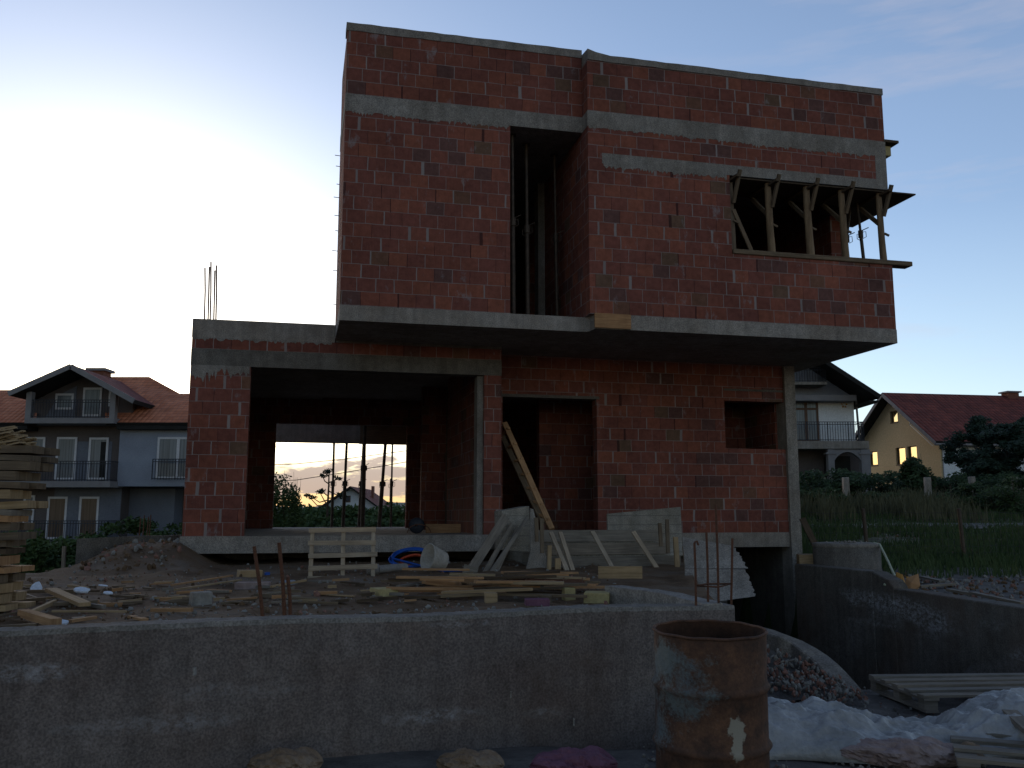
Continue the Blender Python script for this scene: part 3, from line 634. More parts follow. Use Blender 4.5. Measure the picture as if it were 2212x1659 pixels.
# ------------------------------------------------------------------ TERRAIN
HMI = HM.inverted()
def ss(a, b, x): t = max(0, min(1, (x-a)/(b-a))); return t*t*(3-2*t)
RW = [(4.45, 14.6), (4.90, 12.45), (4.97, 12.3), (5.3, 9.3), (5.75, 6.3), (6.2, 4.6)]   # inner face of the ramp wall
def rwx(y):
    pts = RW
    if y >= pts[0][1]: return pts[0][0]
    for (x0, y0), (x1, y1) in zip(pts, pts[1:]):
        if y1 <= y <= y0: return x0+(x1-x0)*(y0-y)/(y0-y1)
    return pts[-1][0]
def field(x, y):                     # the rising field on the right
    h = .5+(.62)*ss(13, 22, y)+.65*ss(22, 34, y)+1.5*ss(34, 62, y)+2.0*ss(60, 200, y)
    return h
def hgt(x, y):
    if 12 < y < 28:
        q_ = HMI @ Vector((x, y, 0))
        if (-4.8 < q_.x < 5.7 and 2.3 < q_.y < 10) or (3.2 < q_.x < 5.72 and -1.5 < q_.y <= 2.3): return -1.35
    right = field(x, y); left = -2.6+0.3*ss(60, 150, y)-.0*x
    street = 0.02*noise.noise(Vector((x*2, y*2, 0)))
    if y > 15:
        k = ss(-.02, .22, x/y); h = left*(1-k)+right*k
        if y < 26: h = h if x > 0 else h
    else: h = None
    # near zone
    ramp = -1.3*ss(7.6, 13.5, y)
    if y <= 15:
        if x > rwx(y)+.13 and y > 5.2: h = right*ss(4.8, 7.0, y)
        elif x > 1.6: h = ramp
        elif x > -8: h = 0 if y < 6 else -1.4*ss(6, 9, y)
        else: h = -2.6*ss(7, 15, y)
        if x <= 1.6 and x > -8: h = max(h, -1.4)
    return h+street+(.05*noise.noise(Vector((x*.5, y*.5, 3))) if y > 15 else 0)
def axis(lo, hi, d0, d1, step, far):
    v = [d0]
    while v[-1] < d1: v.append(v[-1]+step)
    s = step; a = v[-1]
    while a < hi: s *= 1.18; a += s; v.append(min(a, hi))
    s = step; a = d0; pre = []
    while a > lo: s *= 1.18; a -= s; pre.append(max(a, lo))
    return pre[::-1]+v
xs = axis(-420, 420, -9, 9, .22, 0); ys = axis(-30, 900, 3, 17, .25, 0)
vs = [(x, y, hgt(x, y)) for y in ys for x in xs]; nx = len(xs)
b = MB(); fs = [(j*nx+i, j*nx+i+1, (j+1)*nx+i+1, (j+1)*nx+i) for j in range(len(ys)-1) for i in range(nx-1)]
b.add(vs, fs, None, 0, True); b.mi = [0 if (vs[f[0]][1] < 15 or (vs[f[0]][0] > 3 and vs[f[0]][1] < 15.5)) else 1 for f in fs]
struct(b.build('ground', ['gravel', 'field'], origin=(0, 0, 0)))

# gravel path crossing the field
b = MB(); pa = []
for i in range(24):
    x = 7+i*2.0; y = 23.5+.1*i
    for w in (-1.5, 1.3): pa.append((x, y+w+.2*math.sin(i), hgt(x, y+w)+.03))
b.add(pa, [(2*i, 2*i+2, 2*i+3, 2*i+1) for i in range(23)], None, 0, True); fix_normals(b.build('path', 'path')) ; struct(bpy.data.objects['path'])

# yard fill behind the retaining wall
WL = G(-260, 1370, .86); WR = G(1587, 1305, .83)
def wall_y(x): t = (x-WL.x)/(WR.x-WL.x); return WL.y+(WR.y-WL.y)*t
def yard_h(x, y):
    h = .76+.04*noise.noise(Vector((x*.8, y*.8, 0)))+.035*noise.noise(Vector((x*3, y*3, 5)))+.018*noise.noise(Vector((x*9, y*9, 2)))
    q = HM.inverted() @ Vector((x, y, 0))
    m = ss(-6.2, -5.2, q.x)*ss(-3.9, -4.7, q.x)*ss(-.9, 1.5, q.y)*.34        # mound at the left corner of the house
    m += .12*ss(1.8, .2, abs(q.x+2))*ss(.5, -1.5, q.y)*0
    e = ss(-6.9, -6.2, x+.12*(y-12))                       # falls away on the far left
    h = h+m*ss(-6.3, -5.6, q.x)
    far = ss(14.2, 11.6, y-.0*x) if x < -6.1 else 1
    h -= (1-far)*2.2
    return h
def yard_r(y): return WR.x-.02+(2.3-WR.x)*max(0, min(1, (y-7.0)/4.5))+max(0, y-11.5)*.33
gx = 90; gy = 64; b = MB(); vs = []
for j in range(gy+1):
    for i in range(gx+1):
        t = j/gy; x0 = -9.5; yb = 15.6
        x = x0+(1.0*i/gx)*(yard_r(6.9+t*8)-x0); y = wall_y(min(x, WR.x))+.1+(yb-wall_y(min(x, WR.x)))*t
        vs.append((x, y, yard_h(x, y)))
fs = [(j*(gx+1)+i, j*(gx+1)+i+1, (j+1)*(gx+1)+i+1, (j+1)*(gx+1)+i) for j in range(gy) for i in range(gx)]
n0 = len(vs); vs += [(vs[j*(gx+1)+gx][0]+.02, vs[j*(gx+1)+gx][1], -1.6) for j in range(gy+1)]
fs += [(j*(gx+1)+gx, n0+j, n0+j+1, (j+1)*(gx+1)+gx) for j in range(gy)]
b.add(vs, fs, None, 0, True); struct(b.build('yard_ground', 'dirt', origin=(0, 0, 0)))
def onyard(px, py):
    z = .78
    for _ in range(6): p = G(px, py, z); z = yard_h(p.x, p.y)
    return Vector((p.x, p.y, yard_h(p.x, p.y)))

# ------------------------------------------------------------------ retaining wall (foreground)
def _bl(px, py, rx, rz): p = D(px, py, wall_y(G(px, py, .4).x)); return (p.x-WL.x, p.z, rx, rz)
M['conc_wall'] = mat_concrete('retaining_concrete', .175, stain=(.02, 1.5), warm=(1.3, 1.0, .9),
    blobs=[_bl(540, 1490, .62, .085), _bl(330, 1560, .6, .075), _bl(940, 1545, .42, .06), _bl(20, 1470, .25, .06), _bl(1180, 1540, .2, .05), _bl(1000, 1350, .3, .03)])
rw = thing('retaining_wall', 'long stained grey concrete retaining wall across the foreground', 'wall', (WL.x, WL.y, 0))
def topz(x): return .86+(.83-.86)*((x-WL.x)/(WR.x-WL.x))+.018*noise.noise(Vector((x*.9, 0, 0)))
def longwall(b, top):
    n = 130; W = .2; vs = []
    ends = []
    for i in range(n+1):
        x = WL.x+(WR.x-WL.x)*i/n; y = wall_y(x)+.012*noise.noise(Vector((x*2, 1, 1)))
        z = topz(x)+.006*noise.noise(Vector((x*14, 3, 3)))
        if not top: vs += [(x, y, -.4), (x, y, z-.03), (x-.05, y+W, z-.03), (x-.05, y+W, -.4)]
        else: vs += [(x, y+.004*random.random()-.004, z-.03), (x, y+.012, z), (x-.05, y+W-.01, z+.004*random.random()), (x-.05, y+W, z-.03)]
    fs = []
    for i in range(n):
        for k in range(4): fs.append((4*i+k, 4*i+4+k, 4*i+4+(k+1) % 4, 4*i+(k+1) % 4))
    fs += [(0, 1, 2, 3), (4*n+3, 4*n+2, 4*n+1, 4*n)]
    b.add(vs, fs)
b = MB(); longwall(b, False); fix_normals(b.build('wall_body', 'conc_wall', rw))
b = MB(); longwall(b, True); fix_normals(b.build('wall_top', 'conc_wall_top', rw))
for (px, py) in ((690, 1542), (905, 1508), (1103, 1500), (420, 1450), (1240, 1560)):
    p = D(px, py, wall_y(G(px, py, .4).x)); b = MB(); b.box((p.x-.006, p.y-.012, p.z-.022), (p.x+.006, p.y+.02, p.z+.022), jit=.003); b.build('form_tie', 'conc_lt', rw)
# column starter bars at the wall end
base = {}
for (x0, y0, x1, y1) in ((1503, 1305, 1500, 1172), (1529, 1306, 1526, 1150), (1552, 1303, 1546, 1090), (1578, 1302, 1582, 1163)):
    p = G(x0, y0+(-2 if x0 in (1529, 1578) else 2), .83); q = D(x1, y1, p.y+.05)
    b = MB(); b.tube([p-Vector((0, 0, .1)), p.lerp(q, .5)+Vector((.004, 0, 0)), q], .009, 6)
    if x0 == 1503: b.tube([q, q+Vector((.02, 0, .01)), q+Vector((.03, 0, -.02))], .009, 6)
    b.build('starter_bar', 'rebar', rw); base[x0] = (p, q)
def lv(x0, z): p, q = base[x0]; return p.lerp(q, (z-p.z)/(q.z-p.z))
b = MB(); zs = 1.0
b.tube([lv(1503, .97), lv(1529, .975), lv(1578, .965), lv(1552, .955)], .007, 6, closed=True); b.build('stirrup', 'rebar', rw)
# rebar stakes on the left
for i, (x0, y0, x1, y1, lab) in enumerate(((568, 1332, 549, 1180, 'rusty steel bar standing in the yard edge, leftmost of the three stakes'), (615, 1328, 603, 1172, 'tallest rusty steel bar of the close pair behind the retaining wall'), (627, 1330, 622, 1246, 'short rusty steel bar, right one of the close pair behind the retaining wall'))):
    yd_ = wall_y(G(x0, y0, .8).x)+.3; p = D(x0, y0+8, yd_); q = D(x1, y1, yd_-.02)
    b = MB(); b.tube([p, p.lerp(q, .5)+Vector((.006, 0, 0)), q], .0125, 7, wob=.06); tag(b.build('steel_stake', 'rebar'), lab, 'steel bar', 'rusty steel stakes behind the retaining wall')

# concrete kerb running obliquely to the wall end
a0 = G(1325, 1268, .86); a1 = G(1540, 1300, .85)
b = MB(); d = (a1-a0).normalized(); s = Vector((-d.y, d.x, 0)); P = []
N_ = 16
for i in range(N_+1):
    c = a0.lerp(a1, i/N_)+s*(.1*math.sin(i/N_*3.14)); w = .09; z = .87-.035*(i/N_)+.008*random.random()
    P += [tuple(c-s*w)[:2]+(.6,), tuple(c-s*w)[:2]+(z,), tuple(c+s*w)[:2]+(z,), tuple(c+s*w)[:2]+(.6,)]
fs = [(0, 1, 2, 3), (4*N_+3, 4*N_+2, 4*N_+1, 4*N_)]
for i in range(N_):
    for k in range(4): fs.append((4*i+k, 4*i+4+k, 4*i+4+(k+1) % 4, 4*i+(k+1) % 4))
b.add(P, fs); tag(fix_normals(b.build('concrete_kerb', 'conc_lt')), 'low curving concrete strip running from the yard to the end of the retaining wall', 'kerb')

# ------------------------------------------------------------------ ramp walls
rr = thing('ramp_wall', 'dark damp concrete wall lining the right side of the garage ramp', 'wall', (5, 10, 0))
def wallrun(pts, zs, zb, w, name, mat, parent, top=None):
    b = MB(); vs = []; n = len(pts)
    nr = []
    for i, (x, y) in enumerate(pts):
        d = Vector(pts[min(i+1, n-1)])-Vector(pts[max(i-1, 0)]); d.normalize(); nr.append((d.y, -d.x))
    for i, (x, y) in enumerate(pts):
        ex, ey = -nr[i][0]*w, -nr[i][1]*w
        vs += [(x, y, zb), (x, y, zs[i]), (x+ex, y+ey, zs[i]), (x+ex, y+ey, zb)]
    fs = [(0, 1, 2, 3), (4*n-1, 4*n-2, 4*n-3, 4*n-4)]
    for i in range(n-1):
        for k in range(4): fs.append((4*i+k, 4*i+4+k, 4*i+4+(k+1) % 4, 4*i+(k+1) % 4))
    b.add(vs, fs); o = fix_normals(b.build(name, mat, parent)); bevel(o, .012); return o
wallrun([(4.47, 14.55), (4.68, 13.5), (4.88, 12.5)], [.72, .725, .73], -1.6, .22, 'wall_section', 'conc_ramp', rr)
wallrun([(4.885, 12.49), (4.94, 12.1), (4.96, 12.0)], [.73, .64, .56], -1.6, .22, 'wall_section', 'conc_ramp', rr)
k_ = [(4.962, 11.99)]
while k_[-1][1] > 5.0: k_.append((rwx(k_[-1][1]-.5)+.0, k_[-1][1]-.5))
wallrun(k_, [.54+.01*noise.noise(Vector((0, y*2, 0))) for x, y in k_], -1.6, .26, 'wall_section', 'conc_ramp', rr)
# curved low wall on the left of the ramp
P0 = [(1600, 1342, .45), (1640, 1352, .42), (1672, 1360, .41), (1700, 1371, .38), (1735, 1384, .33), (1765, 1400, .29), (1790, 1416, .24), (1812, 1434, .2), (1832, 1454, .14), (1850, 1474, .08), (1866, 1492, .03)]
pp = [G(x, y, z) for x, y, z in P0]
wallrun([(p.x, p.y) for p in pp], [p.z for p in pp], -.6, -.2, 'curved_wall', 'conc_wall_top', None)
tag(bpy.data.objects['curved_wall'], 'low curved concrete kerb wall behind the drum, edging the ramp', 'kerb wall')
# rubble inside the curve
rb = MB(); random.seed(21)
for i in range(800):
    t = random.random(); q = pp[min(9, int(t*10))]; s = random.random()
    x = q.x-.12-random.random()**1.3*(.75-.3*t); y = q.y-.15-random.random()*.9*(1-t*.5)
    if x < WR.x+.12 and y > 6.4: continue
    z = max(0, .34-(q.y-y)*.22-(q.x-x)*.12-(1-q.z)*.0)*max(.1, q.z/.42)
    rb.rock((x, y, z+random.uniform(-.01, .03)), random.uniform(.012, .038), (1, random.uniform(.4, .8), random.uniform(.25, .6)), 0 if random.random() < .45 else 1)
tag(rb.build('rubble', ['rubble_red', 'rubble_grey']), 'heap of broken clay block and concrete rubble inside the curved kerb', 'rubble', kind='stuff')
b = MB(); vs = []
for j in range(9):
    for i in range(11):
        q = pp[i]; t = j/8; x = q.x-.05-t*(q.x-1.75); y = q.y-t*.9*(1-i*.03)
        vs.append((x, y, max(.0, (q.z-.1)*(1-t)**1.2)+.01+.02*noise.noise(Vector((x*6, y*6, 0)))))
b.add(vs, [(j*11+i, j*11+i+1, (j+1)*11+i+1, (j+1)*11+i) for j in range(8) for i in range(10)], None, 0, True)
struct(fix_normals(b.build('gravel_bank', 'gravel')))

# ------------------------------------------------------------------ the drum
dc = G(1529, 1358, .88); dc.z = 0
dr = thing('oil_drum', 'rusty open-topped steel drum with peeling pale blue paint', 'drum', dc)
Rb = .297
prof = [(Rb-.012, 0), (Rb, .004), (Rb+.004, .02), (Rb, .035), (Rb, .27), (Rb+.006, .283), (Rb+.017, .30), (Rb+.006, .317), (Rb-.001, .33), (Rb, .57), (Rb+.006, .583), (Rb+.017, .60), (Rb+.006, .617), (Rb, .63), (Rb+.001, .875)]
b = MB(); b.lathe(prof, dc, 64)
for i, v in enumerate(b.v):
    k = 1+.008*noise.noise(Vector((v.x*5, v.y*5, v.z*4))); b.v[i] = Vector((dc.x+(v.x-dc.x)*k, dc.y+(v.y-dc.y)*k, v.z))
b.build('drum_body', 'drum', dr)
b = MB(); b.lathe([(Rb-.004, .875), (Rb-.006, .3), (Rb-.01, .06), (.0, .05)], dc, 48); b.build('drum_inside', mat_basic('dark_rust', (.03, .015, .01), (.09, .04, .022), 7, .9, .4), dr)
b = MB(); b.tube([dc+Vector((math.cos(a*math.pi/32)*(Rb+.002), math.sin(a*math.pi/32)*(Rb+.002), .88+.002*math.sin(a))) for a in range(64)], .0085, 8, closed=True); b.build('rim', 'drum', dr); dr.rotation_euler = (R(2.5), 0, 0)

# ------------------------------------------------------------------ pallets
def pallet(name, label, Mx, L=1.2, W=.8, n=5, slat=.1, group='wooden pallets', mat='wood_grey', blocks=True, lower=True, h=.13):
    t = thing(name, label, 'pallet', mat=Mx, group=group)
    for i in range(n):
        y = -W/2+slat/2+(W-slat)*i/(n-1)
        b = MB(Mx); b.box((-L/2, y-slat/2, h-.02), (L/2, y+slat/2, h), jit=.003); b.build('top_slat', mat, t)
    for k in (-1, 0, 1):
        x = k*(L/2-.06)
        if blocks:
            b = MB(Mx)
            b.box((x-.06, -W/2, h-.042), (x+.06, W/2, h-.021), jit=.002)
            for y in (-W/2+.06, 0, W/2-.06): b.box((x-.05, y-.05, .021), (x+.05, y+.05, h-.043), jit=.003)
            b.box((x-.05, -W/2, 0), (x+.05, W/2, .02), jit=.002); b.build('bearer', mat, t)
        else:
            b = MB(Mx); b.box((x-.035, -W/2, 0), (x+.035, W/2, h-.021), jit=.003); b.build('bearer', mat, t)
    return t
pc = G(2120, 1478, .15)
pallet('wooden_pallet', 'weathered wooden pallet lying flat behind the plastic sheet by the ramp wall', Matrix.Translation((pc.x+.05, pc.y+.05, .02)) @ Matrix.Rotation(R(4), 4, 'Z'), L=1.5, W=.9)
pc = G(2190, 1640, .08)
pallet('wooden_pallet', 'dark slatted pallet at the bottom right corner under the sheet edge', Matrix.Translation((pc.x+.25, pc.y+.0, .0)) @ Matrix.Rotation(R(-22), 4, 'Z'), L=1.1, W=.8, n=4, slat=.09)
# slatted frame leaning on the slab edge
lp = thing('slatted_frame', 'open slatted timber pallet standing on edge against the ground floor slab', 'pallet', onyard(740, 1248))
yA = HM.inverted() @ onyard(740, 1248)
def lf(px, py, base=1250, top=1143):
    t = (base-py)/(base-top); return H(*Hy(px, py, yA.y+t*.25))
for (x0, y0, x1, y1) in ((667, 1146, 812, 1143), (665, 1173, 812, 1172), (666, 1201, 815, 1197), (666, 1228, 815, 1223), (664, 1250, 790, 1249)):
    b = MB(); b.bar(lf(x0, y0), lf(x1, y1), .035, .055, up=(0, 0, 1)); b.build('slat', 'wood_pale', lp)
for (x0, x1) in ((674, 669), (741, 739), (806, 805)):
    b = MB(); b.bar(lf(x0, 1143)+Vector((0, .035, 0)), lf(x1, 1248)+Vector((0, .035, 0)), .045, .035, up=(0, 1, 0)); b.build('upright', 'wood_pale', lp)

# ------------------------------------------------------------------ tub, hoses, pipe
tbp = onyard(938, 1243)
tax = Vector((-.78, -.55, .22)).normalized()
c0 = tbp+Vector((.12, .05, .17))
b = MB(); b.lathe([(.0, -.0), (.1, 0), (.11, .01), (.165, .24), (.172, .245), (.16, .25), (.105, .02), (.0, .015)], c0, 32, axis=tax)
tag(b.build('mixing_tub', 'bucket'), 'cement-caked pale round tub tipped on its side in front of the slab', 'tub')
def coil(c, rx, ry, z0, turns, r, mat, name, label, tail=None, seed=1):
    random.seed(seed); pts = []
    for i in range(int(turns*26)):
        a = i/26*2*math.pi; k = 1+.07*math.sin(a*1.7+seed)+.05*math.sin(a*.61)
        pts.append(c+Vector((math.cos(a)*rx*k, math.sin(a)*ry*k, z0+.012*i/26+.01*math.sin(a*2)+(math.sin(a)+1)*ry*.42)))
    if tail: pts += tail
    b = MB(); b.tube(pts, r, 7); return tag(b.build(name, mat), label, 'hose', 'coiled hoses')
hc = onyard(886, 1228)
tl = [onyard(930, 1236)+Vector((0, .25, .03)), onyard(960, 1238)+Vector((0, .1, .03)), onyard(1000, 1238)+Vector((0, .05, .03)), onyard(1022, 1232)+Vector((0, .1, .05))]
coil(hc, .26, .26, .03, 2.6, .016, 'hose_blue', 'blue_hose', 'bright blue hose coiled in front of the slab next to the tub', tl, 2)
coil(hc+Vector((.03, .02, 0)), .17, .17, .03, 1.8, .016, 'hose_red', 'red_hose', 'orange-red hose lying inside the blue hose coil', None, 4)
p = onyard(790, 1244); q = onyard(850, 1240)
b = MB(); b.tube([p+Vector((.1, .25, .06)), q+Vector((.12, .25, .06))], .05, 12); b.tube([p+Vector((-.02, .22, .06)), p+Vector((.12, .25, .06))], .07, 14)
tag(b.build('drain_pipe', 'pipe'), 'grey plastic drain pipe lying beside the slatted frame', 'pipe')

# ------------------------------------------------------------------ blocks, planks and offcuts in the middle
def lump(name, px, py, sx, sy, sz, rz, mat, label, cat, group=None, lift=0, rx=0, ry=0):
    p = onyard(px, py); b = MB(Matrix.Translation(p+Vector((0, 0, lift))) @ Euler((rx, ry, rz)).to_matrix().to_4x4())
    b.box((-sx/2, -sy/2, -.01), (sx/2, sy/2, sz), jit=min(sx, sy, sz)*.05); o = b.build(name, mat, origin=Matrix.Translation(p)); bevel(o, min(sx, sy, sz)*.07, 2)
    return tag(o, label, cat, group)
lump('insulation_block', 829, 1290, .2, .16, .085, .7, 'yellowblk', 'yellow foam block with a peaked top, left of the offcut heap', 'block')
lump('insulation_block', 1290, 1302, .22, .17, .09, -.2, 'yellowblk', 'large yellow foam block at the right end of the offcut heap', 'block')
lump('insulation_block', 1228, 1296, .1, .1, .11, .3, 'yellowblk', 'small upright yellowish block beside the large yellow foam block', 'block')
lump('insulation_block', 539, 1246, .26, .2, .09, .5, 'wood_new', 'tan block lying beside the leftmost steel stake near the slab', 'block')
lump('wood_plank', 1340, 1262, .46, .03, .115, .05, 'wood_new', 'fresh pine plank standing on edge on the concrete strip before the stairs', 'plank', lift=.06)
lump('wood_plank', 955, 1282, .3, .14, .05, -.25, 'wood_orange', 'orange pine board end propped up at the left of the offcut heap', 'plank', lift=.06, ry=.12)
lump('wood_plank', 1042, 1280, .42, .12, .045, -.25, 'wood_orange', 'broad orange pine board resting across the middle of the offcut heap', 'plank', lift=.08, ry=.18)
lump('wood_plank', 1010, 1268, .16, .1, .09, .3, 'wood_new', 'stubby pale timber block behind the broad orange board', 'plank', lift=.03)
for i, (px, py, s, mat, lab) in enumerate(((1060, 1302, .1, 'wood_new', 'small tan block in front of the offcut heap'), (1180, 1300, .09, 'wood_old', 'small brown block under the mesh end of the offcut heap'))):
    lump('wood_block', px, py, s, s*.9, s*.8, .2+i, mat, lab, 'block')
lump('concrete_block', 433, 1306, .16, .14, .11, .5, 'rubble_grey', 'dark mossy concrete block in the middle of the left yard', 'block')
# mesh of planks + rebar mesh
random.seed(5)
heap = 'timber offcuts in the heap behind the retaining wall'
k = 0
for i in range(46):
    px = random.uniform(890, 1250); py = random.uniform(1262, 1298); p = onyard(px, py); L = random.uniform(.3, .9); a = random.gauss(.05, .22)
    dz = random.uniform(.015, .16)*(1 if 930 < px < 1210 else .45)
    d = Vector((math.cos(a), math.sin(a), random.uniform(-.03, .03)))
    if p.x+d.x*L/2 > yard_r(p.y)-.2: continue
    b = MB(); b.bar(p-d*L/2+Vector((0, 0, dz)), p+d*L/2+Vector((0, 0, dz)), random.uniform(.03, .1), .022)
    tag(b.build('timber_offcut', random.choice(['wood_orange', 'wood_orange', 'wood_new', 'wood_old', 'wood_orange', 'wood_dk'])), 'sawn timber offcut in the orange heap behind the retaining wall', 'offcut', heap)
mm = MB(); c = onyard(1150, 1285)+Vector((0, 0, .13))
for i in range(9):
    y = -.25+i*.065; mm.tube([c+Vector((-.55, y-.1, -.03)), c+Vector((0, y, .0)), c+Vector((.5, y+.1, -.02))], .0045, 5)
for i in range(6):
    x = -.45+i*.18; mm.tube([c+Vector((x, -.3, 0)), c+Vector((x+.05, .35, 0))], .0045, 5)
tag(mm.build('wire_mesh_sheet', 'rebar'), 'rusty reinforcing mesh lying over the orange offcut heap', 'steel mesh')
lump('plastic_bag', 1160, 1309, .2, .12, .05, .1, 'bag_pink', 'faded purple bag crumpled in front of the offcut heap', 'bag')
# left debris
def stick(x0, y0, x1, y1, w, t, mat, label, group=None, lift=.03, name='wood_plank', l2=None, cat='plank'):
    p = onyard(x0, y0)+Vector((0, 0, lift)); q = onyard(x1, y1)+Vector((0, 0, lift if l2 is None else l2))
    b = MB(); b.bar(p, q, w, t); o = b.build(name, mat); return tag(o, label, cat, group)
stick(108, 1293, 182, 1325, .09, .03, 'wood_new', 'tan plank sloping down right among the left debris', lift=.07)
stick(112, 1338, 272, 1335, .022, .015, 'wood_new', 'long thin pale lath lying nearly level behind the left end of the wall', lift=.06)
stick(48, 1342, 120, 1362, .07, .05, 'wood_orange', 'thick brown timber at the far left edge of the debris', lift=.05)
stick(62, 1336, 118, 1314, .03, .03, 'wood_new', 'short pale batten tilted up to the right at the far left', lift=.05)
stick(150, 1357, 205, 1343, .04, .02, 'wood_orange', 'short board beside the front foam scrap', lift=.03)
stick(0, 1363, 80, 1362, .05, .03, 'wood_old', 'brown batten lying along the wall top at the left edge', lift=.02)
stick(378, 1286, 520, 1266, .025, .015, 'wood_new', 'thin pale lath in the middle yard pointing to the pink bag', lift=.04)
stick(370, 1275, 500, 1262, .03, .015, 'wood_orange', 'thin tan lath lying behind the pale lath in the middle yard', lift=.05)
stick(585, 1276, 660, 1268, .03, .02, 'wood_new', 'small pale lath right of the pink bag', lift=.04)
stick(860, 1272, 1010, 1252, .05, .02, 'wood_grey', 'long grey board behind the offcut heap below the tub', lift=.04)
stick(880, 1262, 1020, 1244, .03, .02, 'wood_old', 'brown batten between the tub and the offcut heap', lift=.04)
stick(690, 1286, 765, 1289, .03, .012, 'wood_new', 'pale sliver lying on bare dirt left of the yellow foam block', lift=.01)
stick(666, 1254, 720, 1256, .06, .02, 'wood_grey', 'grey board under the foot of the slatted frame', lift=.0)
random.seed(11)
for i in range(96):
    px = random.uniform(10, 420) if i < 34 else random.uniform(250, 900); py = random.uniform(1268, 1345) if i < 34 else random.uniform(1258, 1312)
    p = onyard(px, py); a = random.uniform(-1, 1)*(.9 if i < 34 else .5); L = random.uniform(.08, .42 if i < 34 else .25); d = Vector((math.cos(a), math.sin(a), random.uniform(-.06, .06)))
    if (p-d*L/2).y < wall_y(p.x)+.25: continue
    b = MB(); b.bar(p-d*L/2+Vector((0, 0, .02)), p+d*L/2+Vector((0, 0, .025)), random.uniform(.015, .06), random.uniform(.01, .03))
    tag(b.build('timber_offcut', random.choice(['wood_orange', 'wood_new', 'wood_old', 'wood_dk', 'wood_old', 'wood_grey'])), 'small timber offcut scattered on the dirt of the left yard', 'offcut', 'timber offcuts scattered over the left yard')
def foam(px, py, sx, sy, sz, rz, rx, label, lift=.02):
    p = onyard(px, py); T = Matrix.Translation(p+Vector((0, 0, lift))) @ Euler((rx, .12, rz)).to_matrix().to_4x4()
    n = 9; pts = [(math.cos(i/n*6.283)*sx/2*random.uniform(.75, 1.1), math.sin(i/n*6.283)*sy/2*random.uniform(.7, 1.1)) for i in range(n)]
    b = MB(T); b.prism(pts, 0, sz); o = b.build('foam_scrap', 'foam', origin=Matrix.Translation(p)); bevel(o, .004); tag(o, label, 'foam scrap', 'broken white foam pieces')
foam(78, 1280, .1, .14, .02, .3, .9, 'white foam scrap standing up beside the lumber stack', .04)
foam(176, 1290, .16, .1, .02, 0, .35, 'larger pale foam scrap on the left debris pile', .06)
foam(232, 1296, .1, .06, .015, -.2, .2, 'small flat foam scrap right of the larger one', .05)
foam(222, 1276, .09, .05, .012, .1, .1, 'thin foam scrap furthest back on the left debris pile', .04)
foam(122, 1357, .17, .07, .02, .35, .5, 'white foam scrap lying at the wall edge', .04)
lump('paper_bag', 546, 1270, .34, .14, .06, .1, 'bag_pinkgrey', 'crumpled pinkish paper bag in the middle of the yard', 'bag')
lump('plastic_scrap', 625, 1263, .12, .1, .04, .4, 'pl_blue', 'bluish plastic scrap right of the pinkish bag', 'scrap')
lump('plastic_scrap', 577, 1242, .06, .05, .03, .4, 'hose_blue', 'tiny bright blue plastic scrap beside the tan block', 'scrap')
lump('cable_reel', 905, 1158, .01, .01, .01, 0, 'steel', None, None) if False else None
# stones and chips over the yard
random.seed(31); b = MB(); b2 = MB()
for i in range(1500):
    px = random.uniform(0, 1330); py = random.uniform(1215, 1345); p = onyard(px, py)
    if p.y < wall_y(p.x)+.22 or p.x > yard_r(p.y)-.15: continue
    b.rock(p+Vector((0, 0, .004)), random.choice([.008, .01, .012, .014, .02, .03, .045 if i % 9 == 0 else .012]), (1, .8, .6), random.choice([0, 0, 0, 1, 1, 2]))
tag(b.build('yard_stones', ['rubble_grey', 'dirt', 'rubble_red']), 'scattered stones and crumbs of concrete over the dirt yard', 'stones', kind='stuff')
b = MB()
for i in range(260):
    q = Vector((random.uniform(-5.6, -4.5), random.uniform(-.4, 2.4), 0)); w = HM @ q; z = yard_h(w.x, w.y)
    b.rock((w.x, w.y, z+random.uniform(-.02, .03)), random.choice([.015, .02, .025, .03, .04, .06]), (1, .8, .5), random.choice([0, 1, 1, 1, 2]))
tag(b.build('rubble', ['rubble_grey', 'dirt', 'rubble_red']), 'mound of broken concrete and clay rubble at the left corner of the house', 'rubble', kind='stuff')
# low concrete stub wall at the far left of the yard
b = MB(); z1 = 1.22
a0 = D(166, 1164, 12.7); a1 = D(392, 1156, 13.9)
vs = []
b.slabpoly([(a0.x, a0.y, .1), (a1.x, a1.y, .1), (a1.x, a1.y, a1.z), ((a0.x+a1.x)/2, (a0.y+a1.y)/2, a0.z+.02), (a0.x, a0.y, a0.z)], (0, .25, 0))
tag(b.build('low_wall', 'conc_dk'), 'low rough concrete wall joining the left side of the house', 'wall')
# ------------------------------------------------------------------ lumber stack on the left
random.seed(17)
z = .78; i = 0; rows = []
cx, cy = G(40, 1312, .78).x, 7.35
prof_ = [50, 56, 46, 60, 42, 50, 66, 60, 60, 78, 62, 70, 88, 92, 84]
while z < 1.99 and i < 40:
    t = random.choice([.05, .06, .07, .045]); px = prof_[min(len(prof_)-1, int((z-.78)/1.22*len(prof_)))]+random.uniform(-7, 5)
    rows.append((z, t, px)); z += t+random.choice([.0, .008, .012]); i += 1
nr = len(rows); ordn = ['topmost', 'second', 'third', 'fourth', 'fifth', 'sixth', 'seventh', 'eighth', 'ninth', 'tenth', 'eleventh', 'twelfth', 'thirteenth', 'fourteenth', 'fifteenth', 'sixteenth', 'seventeenth', 'eighteenth', 'nineteenth', 'twentieth', 'twenty-first', 'twenty-second', 'twenty-third', 'twenty-fourth', 'twenty-fifth', 'twenty-sixth']
